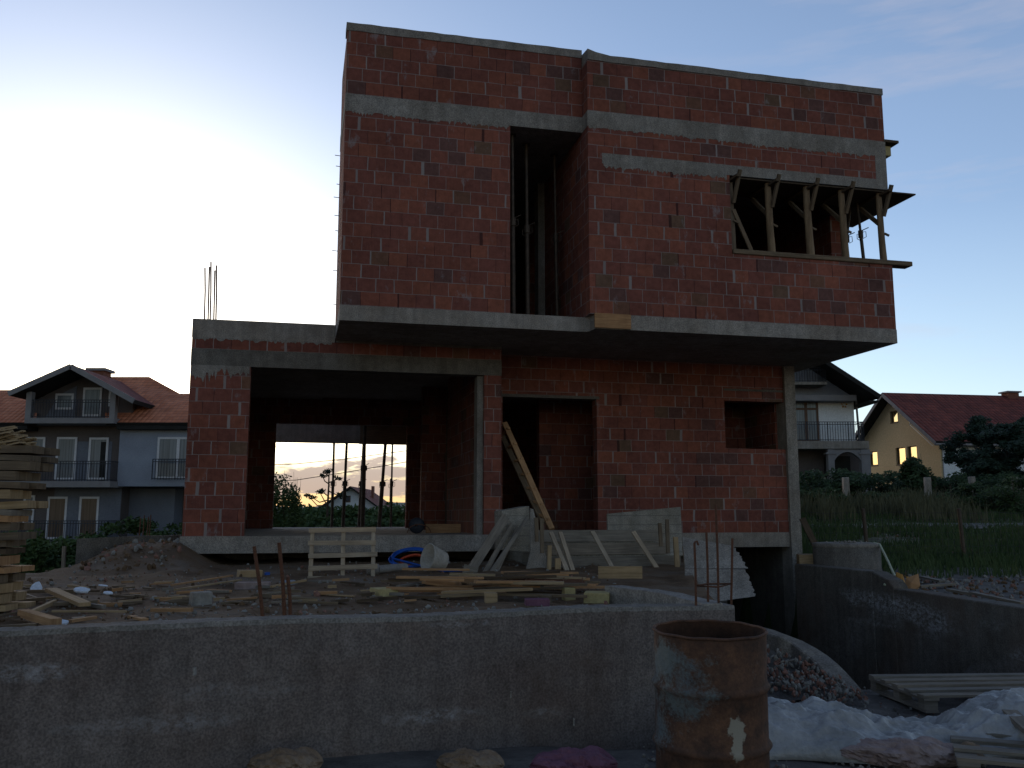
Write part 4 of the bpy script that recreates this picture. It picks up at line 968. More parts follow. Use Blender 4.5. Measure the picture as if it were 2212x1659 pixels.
for j, (z, t, px) in enumerate(rows):
    xr = (px-1106)/1950*7.0; k = nr-1-j
    b = MB(); dy = random.uniform(-.06, .05)
    p = Vector((xr, 6.95+dy, z+t/2+random.uniform(0, .004))); q = Vector((xr-1.25, 7.0+dy+random.uniform(-.1, .1), z+t/2+random.gauss(0, .035)))
    b.bar(p, q, random.uniform(.12, .2), t*.96, taper=random.uniform(.8, 1))
    # second board behind in the same layer
    b.bar(p+Vector((random.uniform(-.06, .05), .2, 0)), q+Vector((0, .2, 0)), .15, t*.9)
    tag(b.build('stacked_board', random.choice(['wood_old', 'wood_orange', 'wood_new', 'wood_old', 'wood_grey', 'wood_dk'])),
        'rough sawn board in the lumber stack at the left edge, '+(ordn[k]+(' of the stack' if k == 0 else ' from the top')), 'board', 'boards in the lumber stack')
b = MB(); ztop = rows[-1][0]+rows[-1][1]
for i in range(80):
    f = random.random(); p = Vector(((random.uniform(-30, 55)-1106)/1950*7.0, 6.95+random.uniform(-.1, .2), ztop+.01+(1-f)*.0)); p.z += max(0, .16*(1-abs((p.x+4.05)/.32)))*random.random()
    a = random.uniform(-.8, .8); L = random.uniform(.05, .14); d = Vector((math.cos(a), math.sin(a)*.6, random.uniform(-.3, .3)))
    b.bar(p-d*L, p+d*L, random.uniform(.02, .06), .012)
tag(b.build('wood_chips', 'wood_new'), 'pale wood shavings heaped on top of the lumber stack', 'shavings', kind='stuff')

# ------------------------------------------------------------------ plastic sheet, bags at the right
def sheet():
    nx_, ny_ = 200, 90; b = MB(); vs = []
    xa, xb = 1.38, 4.3
    for j in range(ny_+1):
        for i in range(nx_+1):
            u = i/nx_; v = j/ny_; x = xa+(xb-xa)*u
            y0 = 5.72+.12*noise.noise(Vector((u*5, 0, 0)))+.1*u; y1 = 6.85-.25*ss(.25, .5, u)*ss(.75, .5, u)+.1*noise.noise(Vector((u*6, 4, 0)))
            y = y0+(y1-y0)*v
            arch = (max(0, math.sin(math.pi*min(1, v*1.0)))**.45)
            hh = .15+.1*ss(.55, .72, u)*ss(1.0, .85, u)+.05*ss(.22, .05, u)-.09*ss(.28, .42, u)*ss(.6, .48, u)
            p = Vector((x*2.2, y*3.2, 0)); w = noise.noise(p+Vector((noise.noise(p*.8)*1.1, 0, 0)))
            fold = 1-abs(noise.noise(Vector((x*2.6+y*1.8, y*4.5-x, 7))))*2.2
            fold2 = 1-abs(noise.noise(Vector((x*7+y*2, y*9, 3))))*2
            z = .012+arch*(hh+.06*w+.055*fold+.026*fold2+.014*(1-abs(noise.noise(Vector((x*15+y*4, y*17, 5))))*2)+.008*noise.noise(Vector((x*34, y*34, 0))))
            vs.append((x, y, max(.006, z)))
    w_ = nx_+1
    b.add(vs, [(j*w_+i, j*w_+i+1, (j+1)*w_+i+1, (j+1)*w_+i) for j in range(ny_) for i in range(nx_)], None, 0, True)
    o = b.build('plastic_sheet', 'sheet'); s = o.modifiers.new('thick', 'SOLIDIFY'); s.thickness = .003; return o
tag(sheet(), 'crumpled translucent white plastic sheet spread on the ground right of the drum', 'plastic sheet')
def bag(px, py, L, r, rz, mat, label, name='paper_bag', sq=.6, z0=0):
    p = G(px, py, z0); b = MB(Matrix.Translation((p.x, p.y, z0)) @ Matrix.Rotation(rz, 4, 'Z')); n = 44; m = 36; vs = []
    for i in range(n+1):
        t = i/n; x = (t-.5)*L; e = max(.04, min(1, math.sin(math.pi*t)**.45))
        for k in range(m):
            a = 2*math.pi*k/m; q = Vector((x*6, math.cos(a)*1.4, math.sin(a)*1.4)); rr_ = r*e*(1+.42*noise.noise(q*1.3)+.35*(.5-abs(noise.noise(q*2.6)))+.2*(.5-abs(noise.noise(q*6))))
            vs.append((x+.02*noise.noise(q*2), math.cos(a)*rr_, max(.002, r*sq*.9+math.sin(a)*rr_*sq)))
    fs = [(i*m+k, i*m+(k+1) % m, (i+1)*m+(k+1) % m, (i+1)*m+k) for i in range(n) for k in range(m)]+[tuple(range(m))[::-1], tuple(range(n*m, n*m+m))]
    b.add(vs, fs, None, 0, False); return tag(b.build(name, mat), label, 'bag')
bag(1960, 1652, .8, .12, R(-8), 'bag_pinkgrey', 'rolled pinkish paper bag in front of the plastic sheet')
bag(2085, 1650, .22, .1, R(60), 'bag', 'torn brown cement bag standing by the pallet at bottom right')
bag(85, 1668, .4, .1, R(-20), 'bag', 'brown paper bag at the foot of the wall, bottom left corner')
bag(615, 1675, .42, .12, R(5), 'bag', 'crumpled tan cement bag at the foot of the wall below the lime stain')
bag(1015, 1672, .4, .11, R(-15), 'bag', 'crumpled brown cement bag at the foot of the wall near the middle')
bag(1240, 1680, .5, .13, R(2), 'bag_pink', 'purple plastic bag bulging at the foot of the wall left of the drum', name='plastic_bag')
p = G(2190, 1600, .1); b = MB(); b.bar(p+Vector((.12, .25, .12)), p+Vector((-.02, -.35, .08)), .09, .03); tag(b.build('wood_plank', 'wood_grey'), 'grey plank lying across the bottom right pallet', 'plank')
# pebbles on the street
random.seed(44); b = MB()
for i in range(900):
    px = random.uniform(1380, 2212); py = random.uniform(1480, 1665); p = G(px, py, 0)
    if p.x < WR.x+.1 and p.y > 6.2: continue
    if (p-dc).length < .3: continue
    b.rock((p.x, p.y, .008), random.choice([.006, .009, .012, .02]), (1, .8, .7), random.choice([0, 0, 1, 2]))
tag(b.build('street_pebbles', ['rubble_grey', 'gravel', 'rubble_red']), 'pebbles and crumbs on the street in front of the wall', 'pebbles', kind='stuff')

# ------------------------------------------------------------------ right yard: well ring, hose, orange scraps
def fieldpt(px, py):
    z = .5
    for _ in range(10): p = G(px, py, min(z, 1.35)); z = hgt(p.x, p.y)
    return Vector((p.x, p.y, z))
wr = thing('well_ring', 'squat round concrete well ring with a rough lid beside the house', 'well ring', (G(1833, 1174, 1.04).x, 14.6, .4))
c = Vector((wr.location.x, 14.6, 0)); Rw = .5
b = MB(); b.lathe([(Rw+.01, .3), (Rw+.01, 1.0), (Rw-.01, 1.01)], c, 48); b.build('ring', 'conc_dk', wr)
b = MB(); b.lathe([(Rw+.012, .985), (Rw+.02, 1.0), (Rw+.015, 1.04), (Rw-.05, 1.05), (.0, 1.055)], c, 40)
for i in range(26): a = random.random()*6.28; r_ = random.random()*.35; b.rock(c+Vector((math.cos(a)*r_, math.sin(a)*r_, 1.06)), random.uniform(.01, .03))
b.build('lid', 'conc', wr)
pts = [(1888, 1173, 14.5), (1900, 1176, 14.3), (1908, 1192, 14.0), (1918, 1212, 13.6), (1926, 1230, 13.2), (1934, 1246, 12.9)]
b = MB(); b.tube([D(*q) for q in pts]+[Vector((D(1945, 1250, 12.7).x, 12.7, .55)), Vector((D(1965, 1262, 12.2).x, 12.2, .54)), Vector((D(1925, 1262, 12.1).x, 12.1, .56)), Vector((D(1910, 1256, 12.2).x, 12.2, .58))], .018, 7)
tag(b.build('garden_hose', 'rope'), 'pale yellow-green hose hanging from the well ring to the ground', 'hose')
for (px, py, s, lab, mt) in ((1944, 1256, .14, 'orange plastic scrap at the end of the pale hose', 'orange'), (1972, 1252, .12, 'rounded orange-tan scrap behind the hose end', 'orange'), (1968, 1264, .16, 'flat orange board scrap in front of the hose end', 'wood_orange')):
    p = D(px, py, 12.9-(py-1250)*.05); p.z = .5; b = MB(); b.rock(p+Vector((0, 0, s*.35)), s, (1.2, .7, .55)); tag(b.build('orange_scrap', mt), lab, 'scrap')
p = D(1745, 1212, 14.7); b = MB(); b.box((p.x-.12, 14.7, .5), (p.x+.14, 14.95, .86), jit=.02); tag(b.build('clay_block', 'wood_new'), 'pale block wedged between the house column and the well ring', 'block')
b = MB(); b.bar(D(1733, 1120, 15.1), D(1760, 1175, 14.9), .1, .03, up=(0, 1, 0)); tag(b.build('leaning_board', 'wood_dk'), 'dark board leaning against the grey house column beside the well ring', 'board')
for i, (x0, y0, x1, y1, lab) in enumerate(((1985, 1275, 2060, 1268, 'pale board lying in the right yard nearest the orange scraps'), (2100, 1290, 2212, 1312, 'long pale board lying along the ramp wall at the right edge'), (2050, 1283, 2110, 1292, 'short greyish board on the ramp wall edge'), (1990, 1250, 2035, 1262, 'thin batten on the gravel right of the orange scraps'))):
    p = fieldpt(x0, y0)+Vector((0, 0, .05)); q = fieldpt(x1, y1)+Vector((0, 0, .04)); b = MB(); b.bar(p, q, .08, .03); tag(b.build('wood_plank', 'wood_grey'), lab, 'plank')
random.seed(61); b = MB()
for i in range(700):
    px = random.uniform(1900, 2300); py = random.uniform(1238, 1320); p = fieldpt(px, py)
    if p.x < rwx(p.y)+.25: continue
    b.rock(p+Vector((0, 0, .01)), random.choice([.015, .02, .03, .05]), (1, .8, .6), random.choice([0, 0, 1, 2]))
tag(b.build('right_yard_stones', ['rubble_grey', 'dirt', 'rubble_red']), 'stones and crumbs on the gravel right of the ramp', 'stones', kind='stuff')

# ------------------------------------------------------------------ wire fence in front of the field
fx = [(1857, 1100, 1166), (2060, 1098, 1225)]
FY = 16.0
for i, (x, yt, yb) in enumerate(((1857, 1098, 1225), (2062, 1098, 1228), (2270, 1100, 1232))):
    X = (x-1106)/1950*FY; z0 = hgt(X, FY); top = D(x, yt, FY).z
    fp = MB(); fp.tube([(X+.05, FY, z0-.05), (X, FY, top)], .035, 8)
    o = tag(fp.build('fence_post', 'steel'), ['rusty steel fence post behind the well ring', 'rusty steel fence post in the middle of the wire fence', 'rusty steel fence post off to the right'][i], 'fence post', 'rusty fence posts along the field')
b = MB(); X0 = (1735-1106)/1950*FY; X1 = (2300-1106)/1950*FY; zt = 1.5
for i in range(9):
    z = .62+i*.115; b.tube([(X0+(X1-X0)*j/14, FY+.02, z-.03*math.sin(math.pi*((j*.6) % 1))) for j in range(15)], .0032, 4)
for i in range(46): x = X0+(X1-X0)*i/45; b.tube([(x, FY+.02, .55), (x, FY+.02, 1.54)], .0025, 4)
tag(b.build('wire_mesh', 'iron'), 'thin wire mesh fence strung between the rusty posts', 'fence')

# ------------------------------------------------------------------ vegetation
def blades(name, label, cat, mat, pts, h0, h1, w=.006, kind='stuff'):
    b = MB(); vs = []; fs = []
    for (x, y, z) in pts:
        h = random.uniform(h0, h1); a = random.random()*6.28; lean = random.uniform(.1, .45)*h; dx, dy = math.cos(a)*lean, math.sin(a)*lean
        a2 = random.gauss(0, .6); wx, wy = math.cos(a2)*w*(1+y*.03), math.sin(a2)*w
        k = len(vs); vs += [(x-wx, y-wy, z), (x+wx, y+wy, z), (x+dx*.4+wx*.7, y+dy*.4, z+h*.6), (x+dx*.4-wx*.7, y+dy*.4, z+h*.6), (x+dx, y+dy, z+h)]
        fs += [(k, k+1, k+2, k+3), (k+3, k+2, k+4)]
    b.add(vs, fs); o = b.build(name, mat, origin=(0, 0, 0)); return tag(o, label, cat, kind=kind)
random.seed(3)
P1 = []
while len(P1) < 26000:
    y = 14.2+22*random.random()**1.25; x = random.uniform(.29, .75)*y
    if 22.0 < y < 24.9+.05*x: 
        if random.random() < .93: continue
    if y < 15.6 and x < 5.9: continue
    if y < 15.2 and random.random() < .7: continue
    if noise.noise(Vector((x*.5, y*.5, 9))) < -.35: continue
    P1.append((x, y, hgt(x, y)-.01))
blades('tall_grass', 'dark green rough grass covering the field on the right', 'grass', 'grass', P1, .08, .27, .008)
P2 = []
while len(P2) < 4500:
    y = random.uniform(25.5, 33); x = random.uniform(.30, .72)*y
    if noise.noise(Vector((x*.45, y*.3, 2))) < .0: continue
    P2.append((x, y, hgt(x, y)-.01))
blades('dry_grass', 'pale dry seed grass standing in front of the hedge', 'grass', 'drygrass', P2, .35, .85, .009)

def leafmesh(b, centres, per, size, sp=1.0):
    vs = []; fs = []
    for (c, r) in centres:
        for _ in range(per):
            u = Vector((random.gauss(0, 1), random.gauss(0, 1), random.gauss(0, 1))); u.normalize()
            p = Vector(c)+Vector((u.x*r[0], u.y*r[1], u.z*r[2]))*(random.random()**.4)*sp
            a = Vector((random.gauss(0, 1), random.gauss(0, 1), random.gauss(0, .8))).normalized(); t = a.orthogonal().normalized(); s = size*random.uniform(.6, 1.4)
            k = len(vs); vs += [p-a*s, p+t*s*.45, p+a*s, p-t*s*.45]; fs.append((k, k+1, k+2, k+3))
    b.add(vs, fs)
def bush(loc, w, d, h, label, mat='leaf2', n=26, per=80, size=.05, name='bush', group=None, cat='bush', seed=0, stemmy=False):
    random.seed(seed or int(abs(loc[0]*13+loc[1]*7))+1)
    t = thing(name, label, cat, loc, 0, group); x, y, z = loc
    cs = []
    for i in range(n):
        a = random.random()*6.28; r = random.random()**.6; hz = random.random()
        k = math.sqrt(max(.05, 1-(hz-.3)**2*1.6))
        cs.append(((x+math.cos(a)*w/2*r*k, y+math.sin(a)*d/2*r*k, z+h*(.12+.78*hz)), (w*.16*random.uniform(.6, 1.3), d*.16, h*.13*random.uniform(.7, 1.4))))
    b = MB(); leafmesh(b, cs, per, size); b.build('foliage', mat, t)
    b = MB()
    for i in range(6):
        c = cs[i][0]; b.tube([(x+random.uniform(-.1, .1)*w, y, z-.1), (x+(c[0]-x)*.4, y+(c[1]-y)*.4, z+(c[2]-z)*.6), c], .03*min(1, h/2), 5, r1=.008)
    if stemmy:
        for i in range(9):
            c = random.choice(cs)[0]; b.tube([c, (c[0]+random.uniform(-.15, .15), c[1], z+h*random.uniform(.9, 1.08))], .012, 4, r1=.004)
    b.build('stems', 'bark', t); return t
def tree(loc, h, w, label, trunk_h=.3, mat='leaf', n=40, per=90, size=.09, group=None, conical=False, seed=1, name='tree'):
    random.seed(seed); x, y, z = loc; t = thing(name, label, 'tree', loc, 0, group)
    cs = []
    for i in range(n):
        hz = random.random(); a = random.random()*6.28; r = random.random()**.5
        k = (1-hz)**.8 if conical else math.sqrt(max(.03, 1-(2*hz-.9)**2*.9))
        cs.append(((x+math.cos(a)*w/2*r*k, y+math.sin(a)*w/2*r*k, z+h*(trunk_h+(1-trunk_h)*hz*.95)), (w*.11*random.uniform(.6, 1.4), w*.11, h*.055*random.uniform(.6, 1.4))))
    b = MB(); leafmesh(b, cs, per, size); b.build('crown', mat, t)
    b = MB(); b.tube([(x, y, z-.2), (x+.03*h*.2, y, z+h*.4), (x, y, z+h*.85)], .035*h*.5, 8, r1=.01)
    for c, r in cs[:12]: b.tube([(x, y, z+(c[2]-z)*.6), c], .012*h*.35, 5, r1=.006)
    b.build('trunk', 'bark', t); return t
def atb(px, py, y): return D(px, py, y)
# hedge in front of the white and yellow houses
ht = thing('hedge', 'long dark clipped hedge in front of the white and yellow houses', 'hedge', (17, 36, 1.6))
random.seed(8); cs = []
for i in range(150):
    px = random.uniform(1700, 2330); y = random.uniform(35, 37.5); top = 1022 if px < 1900 else 1030
    yy = random.uniform(top, 1092); p = D(px, yy, y); cs.append((p, (.42, .5, .28)))
b = MB(); leafmesh(b, cs, 190, .085); b.build('foliage', 'leaf', ht)
b = MB()
for i in range(20): p = D(1710+i*31, 1092, 36.2); b.tube([(p.x, p.y, p.z-.3), (p.x+.1, p.y, p.z+.9)], .04, 5)
b.build('stems', 'bark', ht)
# rounded shrub, big dark trees on the right
p = D(1984, 1075, 34); bush((p.x, p.y, p.z-.4), 1.15, 1.1, 1.95, 'rounded dark shrub rising above the hedge before the yellow gable', 'leaf', n=40, per=150, size=.07, stemmy=True)
for i, (px, ybot, y, h, w, lab) in enumerate(((2128, 1100, 40, 4.5, 2.9, 'dark broad tree in front of the yellow house roof, left of its group'), (2185, 1100, 38, 3.9, 3.6, 'dark bushy tree at the right edge in front of the red roof'), (2140, 1100, 37, 2.4, 1.8, 'lower dark tree beside the right corner of the yellow gable'), (2240, 1100, 37, 4.2, 3.4, 'dark tree cut by the right edge of the picture'))):
    p = D(px, ybot, y); tree((p.x, p.y, p.z-.3), h, w, lab, .12, 'leaf_dk', 70, 170, .085, 'dark trees before the red roofed house', seed=70+i)
p = D(1775, 1092, 31)
for i, px in enumerate((1830, 2007, 2103, 2196)):
    p0 = D(px, 1098-(8 if i > 1 else 0), 32+i*.3); top = D(px, 1031 if i < 2 else 1030, 32+i*.3); o = None
    b = MB(); w = .1; b.box((p0.x-w, p0.y-w, p0.z-.3), (p0.x+w, p0.y+w, top.z), jit=.012)
    o = b.build('concrete_post', 'post_conc'); bevel(o, .015)
    tag(o, ['pale square concrete post left of the others, in front of the hedge', 'pale square concrete post, second from the left in front of the hedge', 'concrete post half hidden by weeds, third from the left', 'concrete post at the far right among the weeds'][i], 'post', 'concrete posts before the hedge')
for i, (px, w, h, y) in enumerate(((1760, 2.2, .9, 29), (1900, 2.0, .75, 29.5), (2110, 2.6, 1.1, 29), (2200, 2.6, 1.3, 28))):
    p = D(px, 1108, y); bush((p.x, p.y, hgt(p.x, p.y)-.1), w, 1.2, h, ['low weedy bush left of the first concrete post', 'low weedy bush between the first two concrete posts', 'weedy bush hiding the foot of the third concrete post', 'tall weedy bush at the right edge below the dark trees'][i], 'grass', n=26, per=110, size=.06, seed=90+i, stemmy=True)

# greenery beyond the yard on the left
for i, (px, py, y, w, h, lab) in enumerate(((70, 1262, 19, 2.0, 1.5, 'green bush below the balconies, just right of the lumber stack'), (130, 1262, 20, 1.8, 1.5, 'green bush between the lumber stack and the low wall'), (20, 1262, 21, 2.2, 1.7, 'green bush partly hidden by the lumber stack'), (300, 1165, 22, 2.4, 1.0, 'small green shrub at the foot of the blue-grey wall behind the low wall'))):
    p = D(px, py, y); bush((p.x, p.y, p.z-.5), w, 1.6, h, lab, 'leaf2', n=34, per=130, size=.06, seed=30+i)
b = MB(); p = D(138, 1235, 17.5); q = D(139, 1180, 17.5); b.bar(p-Vector((0, 0, .8)), q, .06, .05, up=(0, 1, 0)); tag(b.build('wooden_stake', 'wood_grey'), 'thin wooden stake among the bushes below the left balconies', 'stake')
for i, (x0, yt) in enumerate(((222, 1240), (233, 1234), (243, 1245), (246, 1238))): pass
b = MB()
for i, (x0, yt) in enumerate(((304, 1118), (312, 1113), (321, 1116), (326, 1112))):
    p = D(x0-4, 1165, 14.5); q = D(x0, yt, 14.5); o = MB(); o.tube([p, q], .009, 5); tag(o.build('steel_rod', 'rebar'), 'thin steel rod sticking up behind the low wall left of the house', 'steel rod', 'steel rods behind the low wall')

# behind the house, seen through the rear opening
p = D(612, 1150, 27); bush((p.x, p.y, p.z-1.2), 1.3, 1.2, 2.9, 'feathery dark bush at the left edge of the rear opening', 'leaf2', n=60, per=90, size=.05, seed=51, stemmy=True)
for i, (px, y, w, h) in enumerate(((668, 40, 3.2, 2.1), (705, 38, 3.2, 1.8), (742, 36, 2.6, 1.6), (800, 36, 3.2, 1.9), (855, 34, 3.0, 2.3), (905, 34, 3.0, 2.3), (985, 33, 2.4, 2.0), (770, 30, 4.5, 1.0), (690, 30, 4.5, 1.0), (850, 29, 4, 1.1))):
    p = D(px, 1110, y); bush((p.x, p.y, 1.95-h-(.6 if h <= 1.1 else 0.1)), w, 2.0, h, ['green bush far behind the house below the cloud band, left of the white gable', 'green bush under the bare branching tree behind the house', 'green bush in front of the left half of the white gable', 'green bush in front of the right half of the white gable', 'tall green bush between the leaning prop and the right jamb', 'green bush just hidden behind the right jamb of the rear opening', 'green bush seen in the narrow slit window', 'low dark bush at the foot of the middle props', 'low dark bush behind the slatted frame', 'low dark bush at the foot of the right props'][i], 'leaf2', n=34, per=120, size=.09, seed=110+i)
# sparse tall branching plant
sp_ = thing('sapling', 'sparse branching sapling silhouetted against the sunset left of the white gable', 'tree', tuple(D(708, 1110, 30)))
b = MB(); b2 = MB(); random.seed(12)
S = lambda px, py: D(px, py, 30)
b.tube([S(706, 1130), S(708, 1090), S(710, 1050), S(711, 1015)], .05, 6, r1=.02)
for (a, c, m_) in (((709, 1080), (675, 1075), (690, 1085)), ((709, 1076), (738, 1066), (725, 1076)), ((710, 1072), (698, 1060), (703, 1068)), ((710, 1045), (696, 1028), (702, 1040)), ((711, 1042), (728, 1032), (720, 1040)), ((709, 1092), (665, 1070), (685, 1092)), ((709, 1060), (740, 1072), (725, 1068)), ((711, 1030), (702, 1020), (706, 1026)), ((709, 1095), (690, 1062), (700, 1080))):
    b.tube([S(*a), S(*m_), S(*c)], .025, 5, r1=.012)
    cs = [(S(c[0]+random.uniform(-5, 5), c[1]+random.uniform(-2, 3)), (.12, .12, .05)) for _ in range(3)]; leafmesh(b2, cs, 14, .05)
leafmesh(b2, [(S(711, 1016), (.16, .16, .08))], 30, .05)
b.build('trunk', 'bark', sp_); b2.build('crown', 'leaf_dk', sp_)
# utility pole and wires
b = MB(); p = D(844, 1100, 60); b.tube([(p.x, 60, -2), (p.x, 60, D(844, 1034, 60).z)], .11, 8, r1=.09); tag(b.build('utility_pole', 'bark'), 'bare wooden utility pole beside the right prop in the rear opening', 'pole')
for i, (ya, yb) in enumerate(((1002, 974), (1037, 998))):
    b = MB(); b.tube([D(560, ya+3, 55), D(640, ya, 55), D(740, (ya+yb)/2+4, 55), D(876, yb, 55), D(960, yb-10, 55)], .022, 5)
    tag(b.build('overhead_wire', 'iron'), ['upper overhead wire crossing the sunset in the rear opening', 'lower overhead wire crossing the cloud band in the rear opening'][i], 'wire', 'overhead wires')
# far tree line and hills
random.seed(77); cs = []
b = MB()
for i in range(170):
    a = R(random.uniform(-34, 34)); d = random.uniform(150, 190); x = math.sin(a)*d; y = math.cos(a)*d
    base = hgt(x, y); cs.append(((x, y, base+random.uniform(.5, 3.2)), (5, 5, 2.0)))
leafmesh(b, cs, 110, .8)
tag(b.build('far_woods', 'leaf'), 'distant dark tree line on the horizon', 'woods', kind='stuff')
b = MB(); vs = []; n = 90
for i in range(n+1):
    a = R(-50+100*i/n); h = 7+6*noise.noise(Vector((i*.09, 0, 0)))+2*noise.noise(Vector((i*.4, 2, 0)))
    for r_, z in ((500, -3), (640, h), (780, -3)): vs.append((math.sin(a)*r_, math.cos(a)*r_, z))
fs = []
for i in range(n):
    for k in range(2): fs.append((3*i+k, 3*i+3+k, 3*i+4+k, 3*i+k+1))
b.add(vs, fs, None, 0, True); struct(fix_normals(b.build('hills', mat_basic('far_hill', (.06, .085, .09), (.09, .11, .11), .02, .95, .1))))

# ================================================================== NEIGHBOUR HOUSES
def roofquad(b, pts, mi=0, flip=False, thick=.12):
    """roof plane: pts[0]-pts[1] along the eave, up to the ridge; metric uv, real thickness"""
    P = [Vector(p) for p in pts]; e = (P[1]-P[0]).normalized(); n = (P[1]-P[0]).cross(P[-1]-P[0]).normalized()
    if n.z < 0: n = -n
    g = n.cross(e)
    uv = [((p-P[0]).dot(e), (p-P[0]).dot(g)) for p in P]; k = len(P); lo = [p-n*thick for p in P]
    b.add(P+lo, [tuple(range(k))], [uv], 0)
    b.add(P+lo, [tuple(range(k, 2*k))[::-1]]+[(i, i+k, (i+1) % k+k, (i+1) % k) for i in range(k)], None, 1)
def window(root, T, x0, x1, z0, z1, y, frame='pvc', glass='glass_curt', mull=0, cross=None, fw=.07, deep=.03, name='window', label=None):
    """frame ring proud of the wall plane y (outer side -y), pane behind"""
    b = MB(T)
    b.box((x0, y-deep, z0), (x1, y+.02, z0+fw)); b.box((x0, y-deep, z1-fw), (x1, y+.02, z1)); b.box((x0, y-deep, z0+fw), (x0+fw, y+.02, z1-fw)); b.box((x1-fw, y-deep, z0+fw), (x1, y+.02, z1-fw))
    for k in range(mull):
        c = x0+(x1-x0)*(k+1)/(mull+1); b.box((c-fw*.7, y-deep+.004, z0+fw), (c+fw*.7, y+.02, z1-fw))
    if cross: b.box((x0+fw, y-deep+.006, cross-fw*.5), (x1-fw, y+.02, cross+fw*.5))
    f = b.build(name, frame, root)
    if label: f['label'] = label
    b = MB(T); b.box((x0+fw*.5, y-.012, z0+fw*.5), (x1-fw*.5, y+.01, z1-fw*.5)); b.build('pane', glass, f); return f
def railing(root, T, x0, x1, z, h, y, ret=0, step=.13, bow=0):
    b = MB(T); n = max(2, int((x1-x0)/step))
    for zz in (z+.06, z+h-.12, z+h): b.bar((x0, y, zz), (x1, y, zz), .035, .035)
    for i in range(n+1): x = x0+(x1-x0)*i/n; b.bar((x, y, z), (x, y, z+h), .02 if i % 8 else .045, .02, up=(0, 1, 0))
    if ret:
        for x in (x0, x1):
            for zz in (z+.06, z+h): b.bar((x, y, zz), (x, y+ret, zz), .035, .035)
            for i in range(int(ret/step)): b.bar((x, y+step*(i+1), z), (x, y+step*(i+1), z+h), .02, .02, up=(0, 1, 0))
    b.build('railing', 'iron', root)

# ---- blue-grey neighbour on the left
YB = 42.0
def bx(px): return (px-1106)/1950*YB
def bz(py, Y=42.0): return EYE+(1110-py)/1950*Y*1.0
I4 = Matrix.Identity(4)
nb = thing('neighbour_house', 'three storey blue-grey house with balconies and orange tiled roof on the left', 'house', (bx(150), YB, -2.6))
xL, xM, xR = bx(-60), bx(243), bx(440)
def bX(px, Y): return (px-1106)/1950*Y
def bZ(py, Y): return EYE+(1110-py)/1950*Y
YW = YB+1.3
b = MB(); b.box((xL, YW, -3), (xM, YW+9, bz(905))); b.build('bay_wall', 'pl_brown', nb)
b = MB(); b.box((xM+.003, YW-.6, bz(1050)), (xR, YW+8.9, bz(915))); b.build('wall', 'pl_blue', nb)
b = MB(); b.box((xM+.003, YW+.9, -3), (bx(345), YW+8.9, bz(1052))); b.build('wall', 'pl_dkblue', nb)
b = MB(); b.box((bx(345)+.003, YW+2.0, -3), (xR, YW+8.9, bz(1052))); b.build('wall', 'pl_brown', nb)
b = MB(); b.box((bx(95), YW-.03, -3), (xM-.01, YW, bz(1052))); b.box((bx(95), YW-.02, bz(1040)), (bx(215), YW, bz(950))); b.build('wall_panel', 'pl_dkblue', nb)
# balcony slabs and attic loggia frame
for (px0, px1, y0, y1) in ((-60, 245, 1040, 1053), (-60, 248, 1167, 1182)):
    b = MB(); b.box((bx(px0), YB-.15, bz(y1)), (bx(px1), YW, bz(y0))); o = b.build('balcony', 'trim', nb)
railing(nb, I4, bx(-60), bx(243), bz(1040), .92, YB-.05, ret=1.2); railing(nb, I4, bx(-60), bx(243), bz(1167), .92, YB-.05, ret=1.2)
b = MB(); b.box((bx(48), YB, bz(915)), (bx(243), YW+2, bz(903))); b.box((bx(48), YB, bz(903)), (bx(60), YB+.3, bz(846))); b.box((bx(231), YB, bz(903)), (bx(243), YB+.3, bz(852))); b.build('loggia_frame', 'trim', nb)
b = MB(); b.slabpoly([(bx(34), YW, bz(905)), (bx(256), YW, bz(905)), (bx(256), YW, bz(858)), (bx(152), YW, bz(797)), (bx(34), YW, bz(858))][::-1], (0, .3, 0)); b.build('gable_wall', 'pl_brown', nb)
b = MB(); b.slabpoly([(bx(60), YW-.03, bz(900)), (bx(128), YW-.03, bz(900)), (bx(128), YW-.03, bz(825)), (bx(90), YW-.03, bz(845))][::-1], (0, .03, 0)); b.build('wall_panel', 'pl_dkblue', nb)
railing(nb, I4, bx(60), bx(231), bz(903), .85, YB+.1)
# windows
for a in ((56, 99, 945, 1000, 'glass_curt', 0), (124, 166, 945, 1040, 'glass_curt', 0), (192, 234, 947, 1040, 'glass_curt', 0)): pass
def nwin(px0, px1, y0, y1, g, mull=0, Y=None, label=None, cross=None):
    Y = Y or YW-.03; k = Y/YB; window(nb, I4, bx(px0)*k, bx(px1)*k, EYE+(1110-y1)/1950*Y, EYE+(1110-y0)/1950*Y, Y, glass=g, mull=mull, fw=.1, label=label, cross=cross)
nwin(57, 97, 945, 975, 'glass_curt'); nwin(124-2, 166, 945, 1037, 'glass_curt'); nwin(192, 234, 946, 1037, 'glass_curt', label='balcony door standing half open')
b = MB(); b.box((bx(218)*1.0305, YW-.05, bz(1037)), (bx(231)*1.0305, YW-.035, bz(951))); b.build('gap_shade_panel', 'eave', nb)  # near-black slab standing in for the shade inside the half-open door
nwin(68-8, 84, 1070, 1140, 'glass_curt'); nwin(112, 154, 1073, 1163, 'glass_brown'); nwin(180, 222, 1073, 1163, 'glass_brown')
nwin(340, 430, 945, 1035, 'glass_curt', 1, YW-.63, cross=None)
railing(nb, I4, bx(340)-.3, bx(432), bz(1036), .95, YW-1.0)
nwin(172, 213, 837, 900, 'glass_curt'); nwin(228, 250, 843, 878, 'glass_curt'); nwin(112, 152, 850, 885, 'glass_curt')
